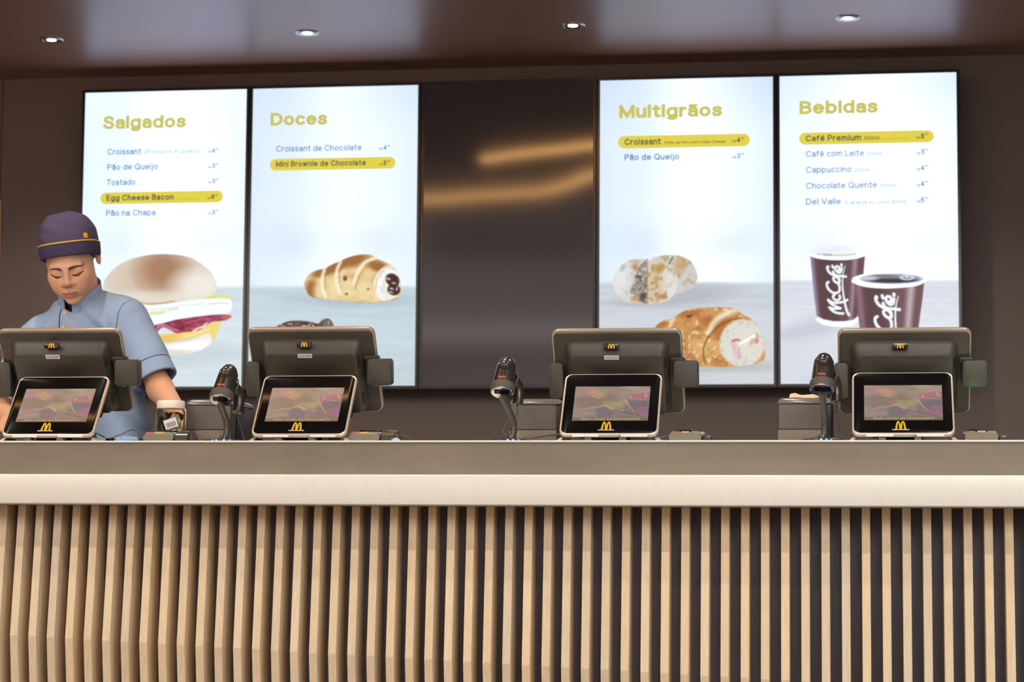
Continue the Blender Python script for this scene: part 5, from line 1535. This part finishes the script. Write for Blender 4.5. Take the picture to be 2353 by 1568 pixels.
for v in VV[1:]: TT.append(np.tile(SKIN*np.array([1.0, .97, .93]), (len(v), 1)))
M_SKIN = vcol_mat('skin', 0.46, 0.35, 0.12, 0.10, 700)
pj(mesh_vf('body', np.vstack(VV), np.vstack(FF), M_SKIN, person, np.vstack(TT)))

# cap: fitted crown with a folded band, piping and emblem
M_CAP = mat('navy cap cloth', (84, 76, 108), 0.85, spec=0.2, noise=0.10, nscale=(900, 900, 900), bump=0.25)
M_CAPB = mat('navy cap band cloth', (70, 64, 98), 0.85, spec=0.2, noise=0.10, nscale=(900, 900, 900), bump=0.25)
M_PIPE = mat('yellow piping', (244, 196, 40), 0.6)
CC = head2w(np.array([[0, .016, .045]]))[0]
CR = rotm(math.radians(9), math.radians(4), math.radians(-8))
def cap2w(V): return np.asarray(V) @ CR.T + CC
def crown(P, inf=0.0):
    q = P
    # seams and soft folds of the cloth
    k = .0010*np.sin(P[..., 0]*95+P[..., 2]*40)*np.clip((P[..., 2]-.02)/.04, 0, 1)+.0010*np.sin(P[..., 2]*150+P[..., 0]*60)*np.clip((P[..., 2]-.01)/.05, 0, 1)
    r = np.array([.0860, .1080, .1000])+inf
    e = 2.6
    s = (np.abs(q[..., 0]/r[0])**e+np.abs(q[..., 1]/r[1])**e+np.abs(q[..., 2]/r[2])**e)**(1/e)
    return (s-1)*.088+k
def cutz(P, z0):            # lower edge: level in front, dipping behind the ears
    return z0-.010*np.clip(P[..., 1]/.1, -1, 1)*0-P[..., 2]
BAND0, BAND1 = -.0390, .0000
def sd_crown(P): return smax(smax(crown(P), cutz(P, BAND1-.004), .002), -crown(P, -.004), .001)
def sd_band(P):
    b = crown(P, .0030)
    b = smax(smax(b, cutz(P, BAND0), .003), -cutz(P, BAND1), .002)
    return smax(b, -crown(P, -.0065), .001)
def sd_pipe(P):
    c_ = crown(P, .0042); zc = BAND1+.0010
    return smax(smax(smax(c_, cutz(P, zc-.0015), .0008), -cutz(P, zc+.0022), .0008), -crown(P, -.002), .001)
V, F_ = net(sd_crown, (-.095, -.118, -.012), (.095, .118, .110), .0022)
cap = pj(mesh_vf('cap', cap2w(V), F_, M_CAP, person))
V, F_ = net(sd_band, (-.097, -.120, -.045), (.097, .120, .006), .0018)
mesh_vf('cap_band', cap2w(V), F_, M_CAPB, cap).matrix_parent_inverse = Matrix.Identity(4)
V, F_ = net(sd_pipe, (-.097, -.120, -.006), (.097, .120, .010), .0014)
mesh_vf('cap_piping', cap2w(V), F_, M_PIPE, cap)
# small emblem on the left side of the crown
dd = np.array([math.sin(math.radians(38)), -math.cos(math.radians(38)), 0.0]); lo_, hi_ = 0.03, 0.2
cen = np.array([0, 0, .014])
for _ in range(40):
    mm = (lo_+hi_)/2
    if crown((cen+dd*mm)[None].astype(np.float32))[0] < 0: lo_ = mm
    else: hi_ = mm
ep = cen+dd*hi_
en = np.array([dd[0], dd[1], .10]); en /= np.linalg.norm(en); eu = np.array([-dd[1], dd[0], 0.]); ev = np.cross(en, eu); ev = ev if ev[2] > 0 else -ev
arches('cap_emblem', Frame(cap2w(ep[None])[0], CR@eu, CR@ev, CR@en), 0, -.006, .0120, .0150, .0024, cap, M_PIPE, 0.0006, 0.0016)

for nm_, q_ in (('chin', (0, -.09, -.116)), ('nose', (0, -.126, -.034)), ('eyeL', (.032, -.09, -.008)), ('eyeR', (-.032, -.09, -.008)), ('mouth', (0, -.105, -.068)), ('earlow', (.085, .014, -.03)), ('brim', (0, -.095, .042))): print(nm_, np.round(px_of(head2w(np.array(q_)[None])[0]), 1))
# hair under the cap: temples and nape
M_HAIR = mat('dark hair', (34, 27, 24), 0.6, spec=0.3, noise=0.25, nscale=(400, 400, 60))
def sd_hair(P):
    Q = P.copy(); Q[..., 0] = np.abs(P[..., 0])
    d = sd_ell(P, (0, .016, .040), (.0775, .0985, .088))
    d = smax(d, P[..., 2]-.055, .004)
    d = smax(d, -(P[..., 1]+.030+.9*(P[..., 2]-.02)), .006)
    d = smax(d, -(P[..., 2]+.040), .006)
    d = smax(d, -sd_ell(Q, (.078, .008, -.010), (.022, .020, .030)), .004)
    return d
V, F_ = net(sd_hair, (-.09, -.07, -.05), (.09, .125, .062), .0024)
pj(mesh_vf('hair', head2w(V), F_, M_HAIR, person))

# shirt
M_SHIRT = mat('blue grey uniform cloth', (150, 172, 206), 0.85, spec=0.2, noise=0.05, nscale=(700, 700, 700), bump=0.2, bscale=(900, 900, 900))
M_NAVY = mat('navy piping', (36, 40, 62), 0.8)
CUFF = 0.86
def folds(P):
    x, y, z = P[..., 0], P[..., 1], P[..., 2]
    f = .0030*np.sin(38*z+26*x+3*np.sin(11*x+9*z))*np.sin(9*z+14*x+1.3)
    f += .0022*np.sin(60*x-34*z+2*np.sin(17*z))*np.clip((1.36-z)/.2, 0, 1)
    # creases fanning from the armpits
    for sx, c in ((1, (0.125, -2.36, 1.33)), (-1, (-0.15, -2.38, 1.31))):
        r = np.sqrt((x-c[0])**2+(z-c[2])**2); th = np.arctan2(z-c[2], (x-c[0])*sx)
        f += .0034*np.sin(9*th+1.0)*np.exp(-((r-.07)/.055)**2)
    # gathered drape near the hem
    f += .007*np.sin(26*x+14*z+1.2*np.sin(20*z))*np.clip((1.17-z)/.14, 0, 1)*np.clip((x-.02)/.1, 0, 1)
    return f
def sleeve(P, a, e, r0, r1):
    v = e-a; L = np.linalg.norm(v); v = v/L
    d = sd_cap(P, a, a+v*L*CUFF*1.15, r0, r1)
    t = (P-a)@v
    return d, t, L
def sd_shirt(P):
    d = sd_ell(P, (-.012, -2.300, 1.325), (.160, .112, .175))
    d = smin(d, sd_ell(P, (.012, -2.270, 1.10), (.168, .118, .26)), .06)
    d = smin(d, sd_ell(P, (.020, -2.262, .95), (.175, .125, .16)), .05)
    d = smin(d, sd_cap(P, SH_R+np.array([.02, .0, .012]), SH_L+np.array([-.02, 0, .012]), .056, .056), .05)
    d = smin(d, sd_cap(P, (-.014, -2.300, 1.40), (-.018, -2.312, 1.455), .076, .060), .05)
    d = smin(d, sd_cap(P, (.012, -2.285, 1.468), SH_L+np.array([-.045, .005, .034]), .050, .040), .03)
    d = smax(d, .86-P[..., 2], .01)
    d = smax(d, -sd_cap(P, (-.020, -2.345, 1.478), (-.020, -2.375, 1.62), .052, .075), .008)
    d = d-folds(P)*2.4
    for a, e in ((SH_L, EL_L), (SH_R, EL_R)):
        s, t, L = sleeve(P, a, e, .063, .068)
        s = s-.0022*np.sin(t*70+P[..., 0]*25+2*np.sin(t*30))*np.clip((t/L-.1)/.2, 0, 1)*np.clip((CUFF-.12-t/L)/.15, 0, 1)
        s = smax(s, t-L*CUFF, .003)
        d = smin(d, s, .022)
    for a, e in ((SH_L, EL_L), (SH_R, EL_R)):
        s, t, L = sleeve(P, a, e, .054, .059)
        inner = smax(s, -(t-L*(CUFF-.22)), .002)
        d = smax(d, -inner, .002)
    return d
V, F_ = net(sd_shirt, (-.33, -2.50, .85), (.36, -2.10, 1.56), .0040)
shirt = pj(mesh_vf('shirt', V, F_, M_SHIRT, person))

_gp = None
def project_front(P, fn, n=(0, -1, 0)):
    """slide a point along n onto the outside of a field"""
    n = np.asarray(n, float); P = np.asarray(P, float)
    ts = np.arange(.30, -.30, -.001)
    v = fn((P[None]+ts[:, None]*n[None]).astype(np.float32))
    k = int(np.argmax(v < 0)); lo, hi = ts[k], ts[k-1]
    for _ in range(20):
        m = (lo+hi)/2
        if fn((P+n*m)[None].astype(np.float32))[0] < 0: lo = m
        else: hi = m
    return P+n*hi
# placket line, buttons, cuff piping, shoulder piping
def onshirt(px, py, Y=-2.36):
    return project_front(at(px, py, Y), sd_shirt)
pl = [onshirt(x_, y_) for x_, y_ in ((148.6, 713), (148, 730), (146.5, 765), (146, 830), (146, 900))]
bm = bmesh.new(); tube(bm, spline([p+np.array([0, -.0004, 0]) for p in pl], 6), .0016, 6); obj('placket_piping', bm, M_NAVY, shirt)
for bx_, by_ in ((158.8, 720.5), (157, 754.5), (156, 790), (155.5, 826)):
    c = onshirt(bx_, by_)
    bm = bmesh.new()
    L = [[(c[0]+r*math.cos(2*math.pi*k/24), c[1]+yy, c[2]+r*math.sin(2*math.pi*k/24)) for k in range(24)] for r, yy in ((.0060, .002), (.0060, -.002), (.0052, -.0032), (.0042, -.0026), (.0008, -.0024))]
    loft(bm, L); obj('button', bm, mat('yellow button', (240, 178, 50), 0.4), shirt)
def ring_on_sleeve(a, e, frac, n=40):
    v = (e-a); L = np.linalg.norm(v); v = v/L; s = np.cross(v, [0, 1, 0]); s /= np.linalg.norm(s); w = np.cross(v, s); c = a+v*L*frac; out = []
    for k in range(n):
        dr = s*math.cos(2*math.pi*k/n)+w*math.sin(2*math.pi*k/n); lo, hi = .061, .11
        for _ in range(30):
            m = (lo+hi)/2
            if sd_shirt((c+dr*m)[None].astype(np.float32))[0] < 0: lo = m
            else: hi = m
        out.append(c+dr*(hi if hi < .1 else .066))
    return out
for a, e in ((SH_L, EL_L), (SH_R, EL_R)):
    bm = bmesh.new(); R_ = ring_on_sleeve(a, e, CUFF-.19); tube(bm, R_+R_[:1], .0012, 6, False); obj('cuff_piping', bm, M_NAVY, shirt)
arm = [onshirt(x_, y_, -2.30) for x_, y_ in ((309, 695), (298, 704), (290, 722), (286, 742), (284, 765), (284, 800))]
bm = bmesh.new(); tube(bm, spline(arm, 6), .0010, 6); obj('armhole_seam', bm, M_NAVY, shirt)

# stand collar, open in front, with dark undershirt
def collar_pt(th, hgt, out):
    # ring leaning forward around the neck
    c = np.array([-0.020, -2.325, 1.490]); ez = np.array([0.0, -.50, .866]); ex = np.array([1, 0, 0.]); ey = np.cross(ez, ex)
    rx, ry = .063+out, .077+out
    return c+ex*rx*math.sin(th)-ey*ry*math.cos(th)+ez*hgt
def build_collar(th0, th1, side):
    n = 30; rows = []
    for j, (hh, o_) in enumerate(((-.022, .004), (.014, .001), (.038, .002), (.0405, .0005), (.038, -.0025), (.014, -.003), (-.022, .0))):
        rows.append([collar_pt(th0+(th1-th0)*i/(n-1), hh*(0.80+0.20*math.sin(math.pi*i/(n-1))**0.5), o_) for i in range(n)])
    V = [p for r in rows for p in r]; m = len(rows); Fc = []
    for j in range(m):
        for i in range(n-1):
            a = j*n+i; b = ((j+1) % m)*n+i; Fc.append((a, a+1, b+1, b))
    Fc.append(tuple(j*n for j in range(m))); Fc.append(tuple(reversed([j*n+n-1 for j in range(m)])))
    return V, Fc
V, Fc = build_collar(math.radians(-3), math.radians(333), 1)
o = pyobj('collar', V, Fc, M_SHIRT, shirt, math.radians(50))
bm = bmesh.new()
lathe(bm, [(.050, -.05), (.0585, -.03), (.0575, .012), (.054, .012), (.048, -.04)], 32)
bmesh.ops.transform(bm, matrix=Matrix.Translation((-0.020, -2.325, 1.484)) @ Matrix.Rotation(math.radians(30), 4, 'X'), verts=bm.verts)
pj(obj('undershirt', bm, M_NAVY, person))

# trousers and shoes (behind the counter)
def sd_trousers(P):
    d = sd_ell(P, (.02, -2.25, .93), (.165, .115, .12))
    for sx in (-1, 1):
        a = np.array([.02+sx*.085, -2.25, .88]); k = np.array([.02+sx*.10, -2.27, .48]); f = np.array([.02+sx*.105, -2.24, .09])
        d = smin(d, smin(sd_cap(P, a, k, .088, .066), sd_cap(P, k, f, .066, .055), .03), .03)
    return smax(d, -(P[..., 2]-.07), .005)
V, F_ = net(sd_trousers, (-.20, -2.42, .05), (.24, -2.10, 1.06), .012)
pj(mesh_vf('trousers', V, F_, mat('dark navy trousers', (38, 40, 54), 0.8), person))
M_SHOE = mat('black work shoe', (24, 23, 23), 0.4)
for sx in (-1, 1):
    def sd_shoe(P, sx=sx):
        d = sd_cap(P, (.02+sx*.105, -2.22, .048), (.02+sx*.12, -2.38, .036), .044, .038)
        d = smin(d, sd_cap(P, (.02+sx*.105, -2.235, .05), (.02+sx*.105, -2.24, .10), .046, .050), .02)
        return smax(d, -(P[..., 2]-.0), .004)
    V, F_ = net(sd_shoe, (.02+sx*.11-.08, -2.45, -.005), (.02+sx*.11+.08, -2.15, .16), .008)
    pj(mesh_vf('shoe', V, F_, M_SHOE, person))
